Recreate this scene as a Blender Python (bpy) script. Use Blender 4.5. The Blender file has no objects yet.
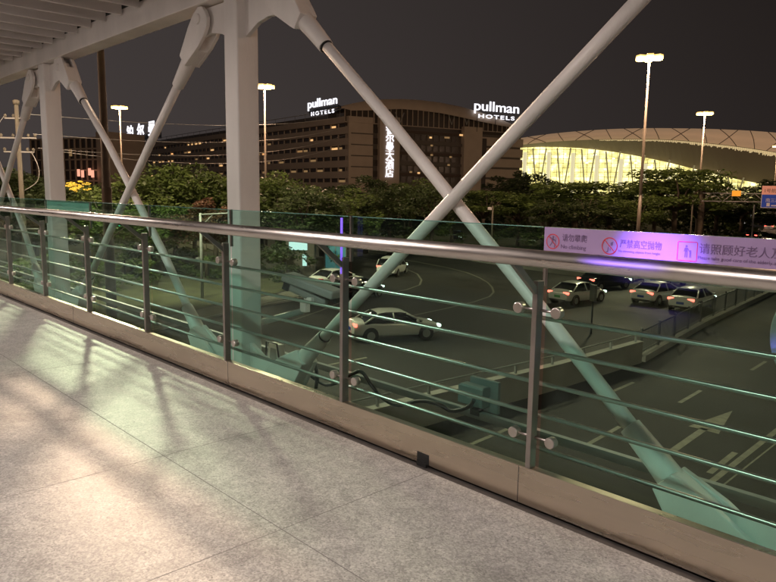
import bpy, bmesh, math, random
import numpy as np
from mathutils import Vector, Matrix

# ------------------------------------------------------------------ scene, camera, world, exposure
sc = bpy.context.scene
C = sc.collection
R = math.radians
random.seed(7)
YAW, PITCH, ROLL, FPX = .7613, .1427, .0144, 690.96
EYE = Vector((0, 0, 7.3))
_f = Vector((-math.cos(YAW)*math.cos(PITCH), math.sin(YAW)*math.cos(PITCH), -math.sin(PITCH)))
_r0 = _f.cross(Vector((0, 0, 1))).normalized()
_u0 = _r0.cross(_f)
_r = math.cos(ROLL)*_r0 + math.sin(ROLL)*_u0
_u = -math.sin(ROLL)*_r0 + math.cos(ROLL)*_u0
cam_d = bpy.data.cameras.new('camera')
cam = bpy.data.objects.new('camera', cam_d); C.objects.link(cam)
cam_d.sensor_width = 36; cam_d.lens = FPX/776*36
cam_d.clip_start = .05; cam_d.clip_end = 3000
M = Matrix((( _r.x, _u.x, -_f.x, EYE.x), (_r.y, _u.y, -_f.y, EYE.y), (_r.z, _u.z, -_f.z, EYE.z), (0, 0, 0, 1)))
cam.matrix_world = M
sc.camera = cam

world = bpy.data.worlds.new('World'); sc.world = world; world.use_nodes = True
wn = world.node_tree.nodes; wl = world.node_tree.links
bg = wn['Background']
tc = wn.new('ShaderNodeTexCoord'); sx = wn.new('ShaderNodeSeparateXYZ'); wl.new(tc.outputs['Generated'], sx.inputs[0])
# night sky: city glow, stronger towards -X (left) and the horizon
m1 = wn.new('ShaderNodeMath'); m1.operation = 'MULTIPLY_ADD'; wl.new(sx.outputs['X'], m1.inputs[0]); m1.inputs[1].default_value = -.55; 
m2 = wn.new('ShaderNodeMath'); m2.operation = 'MULTIPLY'; wl.new(sx.outputs['Y'], m2.inputs[0]); m2.inputs[1].default_value = -.32
wl.new(m2.outputs[0], m1.inputs[2])
m3 = wn.new('ShaderNodeMath'); m3.operation = 'ADD'; wl.new(m1.outputs[0], m3.inputs[0]); m3.inputs[1].default_value = .52
m4 = wn.new('ShaderNodeMath'); m4.operation = 'MULTIPLY_ADD'; wl.new(sx.outputs['Z'], m4.inputs[0]); m4.inputs[1].default_value = -.45; wl.new(m3.outputs[0], m4.inputs[2])
cr = wn.new('ShaderNodeValToRGB'); wl.new(m4.outputs[0], cr.inputs[0])
cr.color_ramp.elements[0].position = .2; cr.color_ramp.elements[0].color = (.0125, .0095, .0084, 1)
cr.color_ramp.elements[1].position = .95; cr.color_ramp.elements[1].color = (.056, .046, .044, 1)
wl.new(cr.outputs[0], bg.inputs['Color']); bg.inputs['Strength'].default_value = 1.0

sc.view_settings.view_transform = 'Standard'; sc.view_settings.look = 'None'
sc.view_settings.gamma = 1; sc.view_settings.exposure = 0
sc.view_settings.use_curve_mapping = False
sc.render.engine = 'CYCLES'
sc.cycles.use_denoising = True
sc.cycles.max_bounces = 6; sc.cycles.transparent_max_bounces = 24
sc.cycles.sample_clamp_indirect = 4

WARM = (1.0, .63, .40)
MAST_W = 21000

# ------------------------------------------------------------------ pixel helpers (photo coordinates -> world points)
def ray(x, y): return _f + _r*((x-388)/FPX) - _u*((y-291)/FPX)
def at(x, y, d):
    r = ray(x, y); return EYE + r*(d/math.hypot(r.x, r.y))
def ground(x, y, z=0.):
    r = ray(x, y); return EYE + r*((z-7.3)/r.z)
def onY(x, y, Y):
    r = ray(x, y); return EYE + r*(Y/r.y)
def foot(px, d):
    p = at(px, 200, d); return Vector((p.x, p.y, 0))
def ztop(px, py, d): return at(px, py, d).z

# ------------------------------------------------------------------ materials
def mat(name, col, rough=.6, metal=0., noise=0., nscale=5., bump=0., bscale=40., emit=None, estr=0., coords='Object', stretch=None, spec=.5, rvar=0.):
    m = bpy.data.materials.new(name); m.use_nodes = True
    nt = m.node_tree; n = nt.nodes; l = nt.links; b = n['Principled BSDF']
    b.inputs['Base Color'].default_value = (*col, 1); b.inputs['Roughness'].default_value = rough
    b.inputs['Metallic'].default_value = metal; b.inputs['Specular IOR Level'].default_value = spec
    t = n.new('ShaderNodeTexCoord'); src = t.outputs[coords]
    if stretch:
        mp = n.new('ShaderNodeMapping'); mp.inputs['Scale'].default_value = stretch; l.new(src, mp.inputs[0]); src = mp.outputs[0]
    if noise or rvar:
        nz = n.new('ShaderNodeTexNoise'); nz.inputs['Scale'].default_value = nscale; nz.inputs['Detail'].default_value = 6; l.new(src, nz.inputs['Vector'])
    if noise:
        mr = n.new('ShaderNodeMapRange'); l.new(nz.outputs['Fac'], mr.inputs[0]); mr.inputs[1].default_value = .3; mr.inputs[2].default_value = .7
        mr.inputs[3].default_value = 1-noise; mr.inputs[4].default_value = 1+noise
        mx = n.new('ShaderNodeVectorMath'); mx.operation = 'SCALE'; mx.inputs[0].default_value = col; l.new(mr.outputs[0], mx.inputs['Scale'])
        l.new(mx.outputs[0], b.inputs['Base Color'])
    if rvar:
        mr = n.new('ShaderNodeMapRange'); l.new(nz.outputs['Fac'], mr.inputs[0]); mr.inputs[1].default_value = .3; mr.inputs[2].default_value = .7
        mr.inputs[3].default_value = max(.05, rough-rvar); mr.inputs[4].default_value = rough+rvar; l.new(mr.outputs[0], b.inputs['Roughness'])
    if bump:
        n2 = n.new('ShaderNodeTexNoise'); n2.inputs['Scale'].default_value = bscale; n2.inputs['Detail'].default_value = 4; l.new(src, n2.inputs['Vector'])
        bp = n.new('ShaderNodeBump'); bp.inputs['Strength'].default_value = bump; bp.inputs['Distance'].default_value = .02
        l.new(n2.outputs['Fac'], bp.inputs['Height']); l.new(bp.outputs[0], b.inputs['Normal'])
    if emit:
        b.inputs['Emission Color'].default_value = (*emit, 1); b.inputs['Emission Strength'].default_value = estr
    return m

m_steel = mat('white_paint', (.80, .745, .715), .42, noise=.11, nscale=2.2, stretch=(1, 1, .35), bump=.12, bscale=60)
m_slat = mat('louvre_paint', (.74, .69, .67), .5, noise=.05, nscale=2)
m_inox = mat('handrail_steel', (.86, .79, .75), .31, 1., noise=.08, nscale=3, stretch=(.6, 8, 8), rvar=.07)
m_plinth = mat('brushed_plinth', (.80, .68, .55), .28, 1., noise=.06, nscale=2.5, stretch=(.5, 1, 5), rvar=.05)
m_post = mat('post_steel', (.40, .36, .34), .34, 1., noise=.1, nscale=8)
m_knob = mat('knob_steel', (.75, .68, .64), .3, 1.)
m_rod = mat('rod_steel', (.68, .54, .50), .30, 1.)
m_dark = mat('black_rubber', (.012, .012, .012), .6)
m_gut = mat('light_stop_dark', (.045, .04, .038), .55, noise=.3, nscale=25)
m_conc = mat('concrete', (.30, .28, .25), .8, noise=.15, nscale=.8, bump=.3, bscale=12)
m_wallc = mat('barrier_concrete', (.27, .25, .21), .8, noise=.18, nscale=.9, bump=.2, bscale=8)
m_asph = mat('asphalt', (.0225, .021, .0185), .72, noise=.42, nscale=.16, bump=.5, bscale=22, spec=.35, rvar=.12)
m_line = mat('road_paint', (.22, .205, .16), .7, noise=.25, nscale=3)
m_grass = mat('lawn', (.06, .062, .026), .9, noise=.4, nscale=.6, bump=.6, bscale=9)
m_pave = mat('paving', (.13, .12, .095), .85, noise=.15, nscale=1.2)
m_bark = mat('bark', (.10, .08, .06), .9, noise=.3, nscale=6, bump=.5, bscale=14)
m_grey = mat('grey_paint', (.30, .30, .29), .5, noise=.06)
m_mast = mat('mast_paint', (.13, .11, .085), .5)
m_fence = mat('fence_paint', (.10, .10, .095), .5)
m_boxg = mat('box_green_grey', (.16, .19, .185), .5, noise=.05)
m_wood = mat('pole_brown', (.13, .10, .08), .6, noise=.12, nscale=2)
m_hot = mat('hotel_stone', (.45, .375, .30), .8, noise=.06, nscale=.3)
m_hotd = mat('hotel_recess', (.11, .095, .08), .6)
m_win = mat('window_dark', (.055, .045, .038), .3, spec=.4)
m_soff = mat('terminal_soffit', (.075, .052, .038), .7, noise=.05)
m_red = mat('sign_red', (.55, .03, .04), .5)
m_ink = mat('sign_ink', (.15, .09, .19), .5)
m_ban = mat('banner_violet_tint', (.33, .23, .42), .45, noise=.02)  # violet light on the white sheet is tinted into its colour
m_black_car = mat('car_black', (.012, .013, .018), .18, spec=.8)
m_white_car = mat('car_white', (.86, .83, .79), .25, spec=.6)
m_silver_car = mat('car_silver', (.74, .71, .66), .28, .1)
m_glasscar = mat('car_glass', (.012, .012, .013), .08, spec=.7)
m_tyre = mat('tyre', (.015, .015, .015), .8)
m_rim = mat('rim', (.45, .44, .42), .3, .8)
m_plate = mat('plate_blue', (.02, .08, .4), .4)
m_plateg = mat('plate_green', (.08, .4, .12), .4)
def emit(name, col, s): return mat(name, (col[0]*.5, col[1]*.5, col[2]*.5), .5, emit=col, estr=s)
m_tail = emit('tail_light', (1, .10, .07), 6)
m_head = emit('head_light', (1, .95, .85), 6)
m_lamp = emit('mast_lamp', (1, .66, .24), 5)
m_shell = emit('lamp_glow', (1, .60, .18), 1.5)
m_sign = emit('sign_white', (.93, .92, 1), 1.35)
m_warmwin = emit('warm_window', (1, .58, .24), .9)
m_dimwin = emit('dim_window', (.8, .5, .22), .25)
m_led = emit('ceiling_tube', (1, .92, .88), 22)
m_pink = emit('pink_window', (1, .42, .28), 1.1)
m_screen = emit('kiosk_screen', (.75, .95, 1), .75)
m_green = emit('green_signal', (.1, 1, .55), 1.2)
m_strip = emit('white_strip', (1, .96, .9), 1.4)
m_violet = emit('violet_led', (.25, .12, 1), 14)
m_amber = emit('amber_box', (1, .36, .03), .8)
m_gold = emit('golden_leaves', (1, .66, .08), .75)
m_bluesign = mat('sign_blue', (.02, .05, .22), .4, emit=(.02, .05, .3), estr=.35)
m_pinkh = mat('sign_salmon', (.5, .22, .15), .5, emit=(1, .38, .25), estr=.3)

def leaf_mat(name, col, var=.45):
    m = mat(name, col, .55)
    nt = m.node_tree; n = nt.nodes; l = nt.links; b = n['Principled BSDF']
    t = n.new('ShaderNodeTexCoord'); oi = n.new('ShaderNodeObjectInfo')
    nz = n.new('ShaderNodeTexNoise'); nz.inputs['Scale'].default_value = .9; nz.inputs['Detail'].default_value = 3; l.new(t.outputs['Object'], nz.inputs['Vector'])
    ad = n.new('ShaderNodeMath'); ad.operation = 'MULTIPLY_ADD'; l.new(oi.outputs['Random'], ad.inputs[0]); ad.inputs[1].default_value = .5; l.new(nz.outputs['Fac'], ad.inputs[2])
    mr = n.new('ShaderNodeMapRange'); l.new(ad.outputs[0], mr.inputs[0]); mr.inputs[1].default_value = .3; mr.inputs[2].default_value = 1.2
    mr.inputs[3].default_value = 1-var; mr.inputs[4].default_value = 1+var
    vs = n.new('ShaderNodeVectorMath'); vs.operation = 'SCALE'; vs.inputs[0].default_value = col; l.new(mr.outputs[0], vs.inputs['Scale'])
    l.new(vs.outputs[0], b.inputs['Base Color'])
    tr = n.new('ShaderNodeBsdfTranslucent'); l.new(vs.outputs[0], tr.inputs['Color'])
    mx = n.new('ShaderNodeMixShader'); mx.inputs[0].default_value = .3
    l.new(b.outputs[0], mx.inputs[1]); l.new(tr.outputs[0], mx.inputs[2]); l.new(mx.outputs[0], n['Material Output'].inputs[0])
    return m
m_leaf = [leaf_mat('leaf_green', (.10, .15, .036), .6), leaf_mat('leaf_dark', (.05, .075, .026)), leaf_mat('leaf_brown', (.15, .085, .045))]

def glass_mat():
    m = bpy.data.materials.new('green_glass'); m.use_nodes = True
    nt = m.node_tree; n = nt.nodes; l = nt.links; n.clear()
    o = n.new('ShaderNodeOutputMaterial'); tr = n.new('ShaderNodeBsdfTransparent'); gl = n.new('ShaderNodeBsdfGlossy'); mx = n.new('ShaderNodeMixShader')
    tr.inputs[0].default_value = (.745, .935, .885, 1); gl.inputs[0].default_value = (.8, .9, .88, 1); gl.inputs[1].default_value = .03
    lw = n.new('ShaderNodeLayerWeight'); lw.inputs[0].default_value = .5; pw_ = n.new('ShaderNodeMath'); pw_.operation = 'POWER'; l.new(lw.outputs['Facing'], pw_.inputs[0]); pw_.inputs[1].default_value = 4.5; fr = n.new('ShaderNodeMath'); fr.operation = 'MULTIPLY_ADD'; l.new(pw_.outputs[0], fr.inputs[0]); fr.inputs[1].default_value = .55; fr.inputs[2].default_value = .022
    # a faint film of dust, uneven
    t = n.new('ShaderNodeTexCoord'); nz = n.new('ShaderNodeTexNoise'); nz.inputs['Scale'].default_value = 1.3; nz.inputs['Detail'].default_value = 7; l.new(t.outputs['Object'], nz.inputs[0])
    mr = n.new('ShaderNodeMapRange'); l.new(nz.outputs['Fac'], mr.inputs[0]); mr.inputs[1].default_value = .35; mr.inputs[2].default_value = .75; mr.inputs[3].default_value = .001; mr.inputs[4].default_value = .009
    df = n.new('ShaderNodeBsdfDiffuse'); df.inputs[0].default_value = (.6, .62, .6, 1); m2 = n.new('ShaderNodeMixShader')
    l.new(fr.outputs[0], mx.inputs[0]); l.new(tr.outputs[0], mx.inputs[1]); l.new(gl.outputs[0], mx.inputs[2])
    l.new(mr.outputs[0], m2.inputs[0]); l.new(mx.outputs[0], m2.inputs[1]); l.new(df.outputs[0], m2.inputs[2]); l.new(m2.outputs[0], o.inputs[0])
    return m
m_glass = glass_mat()
m_edge = mat('glass_edge', (.12, .28, .24), .15)

def floor_mat():
    m = mat('terrazzo', (.30, .285, .275), .42)
    nt = m.node_tree; n = nt.nodes; l = nt.links; b = n['Principled BSDF']
    t = n.new('ShaderNodeTexCoord'); src = t.outputs['Object']
    def noise(s, d=6):
        z = n.new('ShaderNodeTexNoise'); z.inputs['Scale'].default_value = s; z.inputs['Detail'].default_value = d; l.new(src, z.inputs[0]); return z.outputs['Fac']
    def rng(v, a, b_, c, d):
        r = n.new('ShaderNodeMapRange'); l.new(v, r.inputs[0]); r.inputs[1].default_value = a; r.inputs[2].default_value = b_; r.inputs[3].default_value = c; r.inputs[4].default_value = d; return r.outputs[0]
    def mul(a, b_):
        q = n.new('ShaderNodeMath'); q.operation = 'MULTIPLY'; l.new(a, q.inputs[0]); l.new(b_, q.inputs[1]); return q.outputs[0]
    big = rng(noise(1.1), .3, .7, .84, 1.10); mid = rng(noise(9), .3, .7, .86, 1.12)
    def cells(sc_, lo, hi):
        vo = n.new('ShaderNodeTexVoronoi'); vo.inputs['Scale'].default_value = sc_; l.new(src, vo.inputs[0])
        sp = n.new('ShaderNodeSeparateColor'); l.new(vo.outputs['Color'], sp.inputs[0]); return rng(sp.outputs[0], 0, 1, lo, hi)
    fine = cells(130, .70, 1.30); chips = cells(58, .88, 1.12)
    v2 = n.new('ShaderNodeTexVoronoi'); v2.inputs['Scale'].default_value = 26; l.new(src, v2.inputs[0])
    darks = rng(v2.outputs['Distance'], .08, .16, .55, 1.0)
    st = rng(noise(2.4, 9), .53, .64, 1.0, .82)
    v = mul(mul(mul(big, mid), mul(fine, chips)), mul(darks, st))
    vs = n.new('ShaderNodeVectorMath'); vs.operation = 'SCALE'; vs.inputs[0].default_value = (.37, .352, .328); l.new(v, vs.inputs['Scale']); l.new(vs.outputs[0], b.inputs['Base Color'])
    l.new(rng(noise(60), .3, .7, .42, .54), b.inputs['Roughness'])
    bp = n.new('ShaderNodeBump'); bp.inputs['Strength'].default_value = .3; bp.inputs['Distance'].default_value = .002; l.new(noise(320, 2), bp.inputs['Height']); l.new(bp.outputs[0], b.inputs['Normal'])
    return m
m_floor = floor_mat()

# ------------------------------------------------------------------ mesh helpers
class MB:
    def __init__(s): s.v = []; s.f = []; s.sm = []
    def add(s, vs, fs, smooth=False):
        o = len(s.v); s.v += [tuple(v) for v in vs]; s.f += [tuple(i+o for i in f) for f in fs]; s.sm += [smooth]*len(fs); return s
    def box(s, c, d, ax=None):
        c = Vector(c); X, Y, Z = ax or (Vector((1, 0, 0)), Vector((0, 1, 0)), Vector((0, 0, 1)))
        vs = [c + X*(a*d[0]/2) + Y*(b*d[1]/2) + Z*(e*d[2]/2) for a in (-1, 1) for b in (-1, 1) for e in (-1, 1)]
        return s.add(vs, [(0, 1, 3, 2), (4, 6, 7, 5), (0, 4, 5, 1), (2, 3, 7, 6), (0, 2, 6, 4), (1, 5, 7, 3)])
    def b2(s, a, b): return s.box([(a[i]+b[i])/2 for i in range(3)], [abs(b[i]-a[i]) for i in range(3)])
    def tube(s, pts, rad, n=12, cap=True, smooth=True):
        pts = [Vector(p) for p in pts]; rs = rad if isinstance(rad, (list, tuple)) else [rad]*len(pts)
        vs = []; up = None
        for i, p in enumerate(pts):
            d = (pts[min(i+1, len(pts)-1)] - pts[max(i-1, 0)]).normalized()
            if up is None: up = Vector((0, 0, 1)) if abs(d.z) < .9 else Vector((0, 1, 0))
            a = d.cross(up).normalized(); b = a.cross(d); up = b
            vs += [p + (a*math.cos(2*math.pi*k/n) + b*math.sin(2*math.pi*k/n))*rs[i] for k in range(n)]
        fs = [(i*n+k, i*n+(k+1) % n, (i+1)*n+(k+1) % n, (i+1)*n+k) for i in range(len(pts)-1) for k in range(n)]
        s.add(vs, fs, smooth)
        if cap:
            o = len(s.v)-len(vs); s.f += [tuple(o+k for k in range(n))[::-1], tuple(o+(len(pts)-1)*n+k for k in range(n))]; s.sm += [False]*2
        return s
    def prism(s, poly, axis, a, b):
        # poly: 2D points in the plane normal to axis ('Y': (x,z); 'X': (y,z); 'Z': (x,y)) extruded a..b
        def P(p, t): return {'Y': (p[0], t, p[1]), 'X': (t, p[0], p[1]), 'Z': (p[0], p[1], t)}[axis]
        n = len(poly); vs = [P(p, a) for p in poly] + [P(p, b) for p in poly]
        return s.add(vs, [tuple(range(n)), tuple(range(2*n-1, n-1, -1))] + [(i, (i+1) % n, n+(i+1) % n, n+i) for i in range(n)])
    def sheet(s, poly, z): return s.add([(p[0], p[1], z) for p in poly], [tuple(range(len(poly)))])
    def strip(s, pts, w, z):
        pts = [Vector((p[0], p[1], 0)) for p in pts]; vs = []
        for i, p in enumerate(pts):
            d = (pts[min(i+1, len(pts)-1)] - pts[max(i-1, 0)]).normalized(); q = Vector((-d.y, d.x, 0))*w/2
            vs += [(p+q).to_tuple()[:2] + (z,), (p-q).to_tuple()[:2] + (z,)]
        return s.add(vs, [(2*i, 2*i+1, 2*i+3, 2*i+2) for i in range(len(pts)-1)])
    def kerb(s, pts, w, z0, z1):
        pts = [Vector((p[0], p[1], 0)) for p in pts]; vs = []
        for i, p in enumerate(pts):
            d = (pts[min(i+1, len(pts)-1)] - pts[max(i-1, 0)]).normalized(); q = Vector((-d.y, d.x, 0))*w/2
            for a, z in ((q, z0), (q, z1), (-q, z1), (-q, z0)): vs.append((p.x+a.x, p.y+a.y, z))
        fs = [(4*i+k, 4*i+(k+1) % 4, 4*i+4+(k+1) % 4, 4*i+4+k) for i in range(len(pts)-1) for k in range(4)]
        fs += [(0, 1, 2, 3), tuple(len(vs)-4+k for k in (3, 2, 1, 0))]
        return s.add(vs, fs)
    def build(s, name, m, parent=None, bevel=0, label=None, sub=0):
        me = bpy.data.meshes.new(name); me.from_pydata(s.v, [], s.f); me.polygons.foreach_set('use_smooth', s.sm)
        b = bmesh.new(); b.from_mesh(me); bmesh.ops.recalc_face_normals(b, faces=b.faces); b.to_mesh(me); b.free()
        me.materials.append(m); return link(name, me, parent, bevel, label, sub)
def link(name, me, parent=None, bevel=0, label=None, sub=0):
    o = bpy.data.objects.new(name, me); C.objects.link(o)
    if parent: o.parent = parent
    if bevel:
        md = o.modifiers.new('bevel', 'BEVEL'); md.width = bevel; md.segments = 2; md.limit_method = 'ANGLE'
    if sub:
        md = o.modifiers.new('sub', 'SUBSURF'); md.levels = sub; md.render_levels = sub
    if label: o['label'] = label
    return o
def tag(o, label, cat, group=None):
    o['label'] = label; o['category'] = cat
    if group: o['group'] = group
    return o
def struct(o, label=None):
    o['kind'] = 'structure'
    if label: o['label'] = label
    return o
def thing(name, label, cat, loc=(0, 0, 0), rz=0, group=None):
    o = bpy.data.objects.new(name, None); C.objects.link(o); o.location = loc; o.rotation_euler = (0, 0, rz); o.empty_display_size = .2
    return tag(o, label, cat, group)
def dup(root, loc, rz=0, label=None, scale=None):
    r = root.copy(); C.objects.link(r); r.location = loc; r.rotation_euler = (0, 0, rz)
    if scale: r.scale = scale
    if label: r['label'] = label
    for ch in list(root.children):
        c = ch.copy(); C.objects.link(c); c.parent = r
        for g in list(ch.children):
            d = g.copy(); C.objects.link(d); d.parent = c
    return r
def text(name, body, size, loc, rot, m, parent=None, ext=.002, align='LEFT', offset=0., xs=1., spacing=1.):
    cu = bpy.data.curves.new(name, 'FONT'); cu.body = body; cu.size = size; cu.extrude = ext; cu.align_x = align; cu.offset = offset; cu.space_character = spacing
    t = bpy.data.objects.new(name+'_tmp', cu); C.objects.link(t)
    dg = bpy.context.evaluated_depsgraph_get(); me = bpy.data.meshes.new_from_object(t.evaluated_get(dg))
    bpy.data.objects.remove(t); me.name = name; me.materials.clear(); me.materials.append(m)
    o = bpy.data.objects.new(name, me); C.objects.link(o); o.location = loc; o.rotation_euler = rot; o.scale = (xs, 1, 1)
    if parent: o.parent = parent
    return o
def point(name, loc, w, col, rad=.3, parent=None):
    l = bpy.data.lights.new(name, 'POINT'); l.energy = w; l.color = col; l.shadow_soft_size = rad
    o = bpy.data.objects.new(name, l); C.objects.link(o); o.location = loc
    if parent: o.parent = parent
    return o

# ================================================================== GROUND
DECK = 5.8
struct(MB().sheet([(-900, -400), (500, -400), (500, 1200), (-900, 1200)], 0).build('road', m_asph))
lawn_l = [(-38.5, -40), (-34.6, 10), (-35.6, 15), (-38.3, 21.7), (-40.3, 27.7), (-43.2, 31.5), (-50, 34.5), (-62, 38), (-110, 50), (-260, 60), (-400, -60)]
MB().sheet(lawn_l, .14).build('lawn', m_grass)['kind'] = 'structure'
walk = [(-36.2, -40), (-33.6, 10), (-34.4, 14.8), (-37.0, 21.5), (-38.9, 27.7), (-42, 32.2), (-49.6, 35.9), (-62, 39.4), (-110, 51.5)]
struct(MB().kerb(walk, 1.9, .0, .145).build('pavement', m_pave))
edge = [(p[0]+1.05*(.95 if i < 6 else .3), p[1]+(0 if i < 4 else .9)) for i, p in enumerate(walk)]
struct(MB().kerb([(p[0]+.05, p[1]) for p in edge], .18, 0, .13).build('kerb', m_conc))
far = [(-20.5, 72), (-27.6, 54.5), (-35, 55.3), (-46.5, 57.9), (-62.4, 61.5), (-87, 73.9), (-108.6, 78), (-220, 108)]
lawn_f = far[1:] + [(-700, 300), (-500, 900), (-140, 600), (-68, 240), (-57, 165), (-43, 112), (-33, 84)]
struct(MB().sheet(lawn_f, .15).build('far_lawn', m_grass))
struct(MB().kerb(far[1:], .55, 0, .42).build('far_kerb', m_conc))
pave2 = [(p[0]-.5, p[1]+1.6) for p in far[1:]]
struct(MB().strip(pave2, 1.8, .157).build('far_pavement', m_pave))
# painted lines
L = MB()
L.strip([(-27.4, 22), (-28.1, 26), (-28.5, 30), (-28.9, 33), (-29.4, 36), (-30.3, 38.9), (-31.5, 40.9), (-33.2, 42.9), (-35.3, 45), (-37.8, 47), (-41, 49.1), (-44.7, 50.7), (-50.3, 52.3), (-58, 54), (-66.6, 55.6), (-90, 64)], .16, .005)
L.strip([(-31.3, 22), (-33.1, 25.8), (-34.6, 28.4), (-35.6, 31), (-35.9, 33.8), (-36.4, 36.6), (-37.7, 39.4), (-39.8, 41.8), (-43, 44.6), (-47.1, 47.0), (-53, 49.5), (-66, 52.5)], .16, .005)
L.strip([(-22.6, 10), (-22.3, 20)], .16, .005)
struct(L.build('lane_lines', m_line))
L = MB()
for y in (8, 14.5, 22.5): L.strip([(-12.3, y), (-12.45, y+2.8)], .15, .005)
for y in (11.6, 17.8, 24.0, 31, 38): L.strip([(-10.05, y), (-10.2, y+2.2)], .15, .005)
L.strip([(-6.25, 5), (-6.5, 18.2), (-6.95, 30), (-8.2, 60), (-10, 90)], .17, .005)
for y in (12.2, 18.35, 24.5): L.strip([(-6.75, y), (-6.86, y+2.1)], .17, .005)
struct(L.build('dashed_lines', m_line))
a = MB()   # straight-ahead arrow painted on the right road
a.add([(-8.20, 18.6, .006), (-7.98, 18.6, .006), (-8.2, 21.9, .006), (-8.42, 21.9, .006)], [(0, 1, 2, 3)])
a.add([(-8.75, 21.7, .006), (-7.8, 21.7, .006), (-8.42, 24.5, .006)], [(0, 1, 2)])
struct(a.build('road_arrow', m_line))
for y in (8, 15): pass
struct(MB().strip([(-6.0, 4), (-6.2, 18), (-6.6, 32)], .05, .006).build('kerb_line', m_line))

# concrete barrier wall with a low rail, then the picket fence on a kerb
w = thing('barrier_wall', 'low concrete barrier wall with thin top rail beside the underpass lanes', 'wall')
pw = [(-15.2, 2), (-14.75, 10), (-14.4, 16.2), (-14.0, 22), (-13.9, 28.6)]
MB().kerb(pw, .28, 0, .92).build('wall', m_wallc, w)
MB().kerb(pw, .34, .92, .98).build('coping', m_conc, w)
MB().tube([(p[0], p[1], 1.3) for p in pw], .03, 8).build('rail', m_grey, w)
for i in range(13):
    y = 3+2.1*i; x = np.interp(y, [p[1] for p in pw], [p[0] for p in pw]); MB().box((x, y, 1.14), (.07, .07, .32)).build('rail_post', m_grey, w)
f = thing('metal_fence', 'grey metal picket fence on a kerb dividing the roads', 'fence')
pf = [(-13.95, 28.8), (-15.6, 39.2), (-18.1, 59.9), (-22.5, 80), (-29, 104)]
MB().kerb(pf, .5, 0, .3).build('kerb', m_conc, f)
def along(pts, step):
    out = []; 
    for a_, b_ in zip(pts[:-1], pts[1:]):
        a_ = Vector(a_); b_ = Vector(b_); n = max(1, round((b_-a_).length/step))
        for i in range(n): out.append(a_.lerp(b_, i/n))
    return out
pk = MB()
for p in along(pf, .16): pk.box((p.x, p.y, .82), (.018, .018, 1.0))
pk.build('picket_panel', m_fence, f)
MB().tube([(p[0], p[1], 1.36) for p in pf], .035, 6).build('rail', m_fence, f)
MB().tube([(p[0], p[1], .42) for p in pf], .025, 6).build('rail', m_fence, f)
for p in along(pf, 2.6): MB().box((p.x, p.y, .9), (.09, .09, 1.2)).build('fence_post', m_fence, f)

# rising ramp far right, headlight trails built as glowing strip on added parapet
rp = [at(742, 227, 165), at(752, 219, 190), at(776, 208, 235), at(800, 202, 280)]
rq = [at(800, 240, 130), at(805, 226, 190), at(815, 212, 235), at(830, 205, 280)]
struct(MB().add([*(tuple(p) for p in rp), *(tuple(p) for p in rq)], [(0, 1, 5, 4), (1, 2, 6, 5), (2, 3, 7, 6)]).build('ramp_road', m_asph))
g = thing('headlight_trail', 'headlight trails up the far ramp, built as a glowing strip on an added parapet', 'parapet')
rp2 = [at(739, 228, 165), at(746, 222, 175), at(751, 217, 185), at(749, 212, 200), at(757, 208, 215), at(776, 204, 240), at(800, 199, 280)]
wv = [(p.x, p.y, p.z) for p in rp2]; wd = [(p.x, p.y, p.z-1.2) for p in rp2]; wb = [(p.x-.3, p.y+.4, p.z) for p in rp2]; we = [(p.x-.3, p.y+.4, p.z-1.2) for p in rp2]
k = len(rp2)
MB().add(wv+wd+wb+we, [(i, i+1, k+i+1, k+i) for i in range(k-1)]+[(2*k+i, 2*k+i+1, 3*k+i+1, 3*k+i) for i in range(k-1)]+[(i, i+1, 2*k+i+1, 2*k+i) for i in range(k-1)]).build('wall', m_conc, g)
MB().tube([p+Vector((0, -.2, .25)) for p in rp2], .30, 8).build('trail_glow', m_strip, g)

# ================================================================== FOOTBRIDGE
struct(MB().b2((-34, -2.9, 5.45), (6, 2.63, DECK)).build('footbridge_deck', m_floor), 'speckled grey terrazzo footbridge floor')
m_joint = mat('joint_filler', (.19, .18, .17), 1., spec=0)
gr = MB().b2((-34, 2.634, 5.5), (6, 2.70, DECK-.012)).build('gutter', m_gut); struct(gr, 'dark gutter strip along the plinth')
# saw joints: narrow dark grooves
j = MB()
for x in (-2.42, -3.58, -6.0, -8.4, -10.8, -13.2): j.b2((x-.0018, -2.8, DECK-.01), (x+.0018, 2.63, DECK+.0004))
j.b2((-30, 1.6692, DECK-.01), (5, 1.6728, DECK+.0006)); j.b2((-30, -.8, DECK-.01), (5, -.7965, DECK+.0006))
struct(j.build('floor_joints', m_joint))
# far-side (behind the camera) low parapet of the deck
bp_ = MB().b2((-34, -2.9, DECK), (6, -2.8, DECK+.25)).build('rear_plinth', m_plinth); tag(bp_, 'brushed steel plinth along the rear edge of the footbridge', 'plinth')
# girder strip outside with cable and box
oy = 4.55
s = MB().b2((-22, oy-.025, 5.37), (5, oy+.025, 5.435)).build('edge_beam', m_grey); tag(s, 'thin grey steel beam running outside the glass below floor level', 'beam')
s = MB().b2((-34, 2.9, 4.9), (6, 3.2, 5.44)).build('floor_girder', m_steel); tag(s, 'steel floor girder hidden just under the plinth', 'girder')

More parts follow.
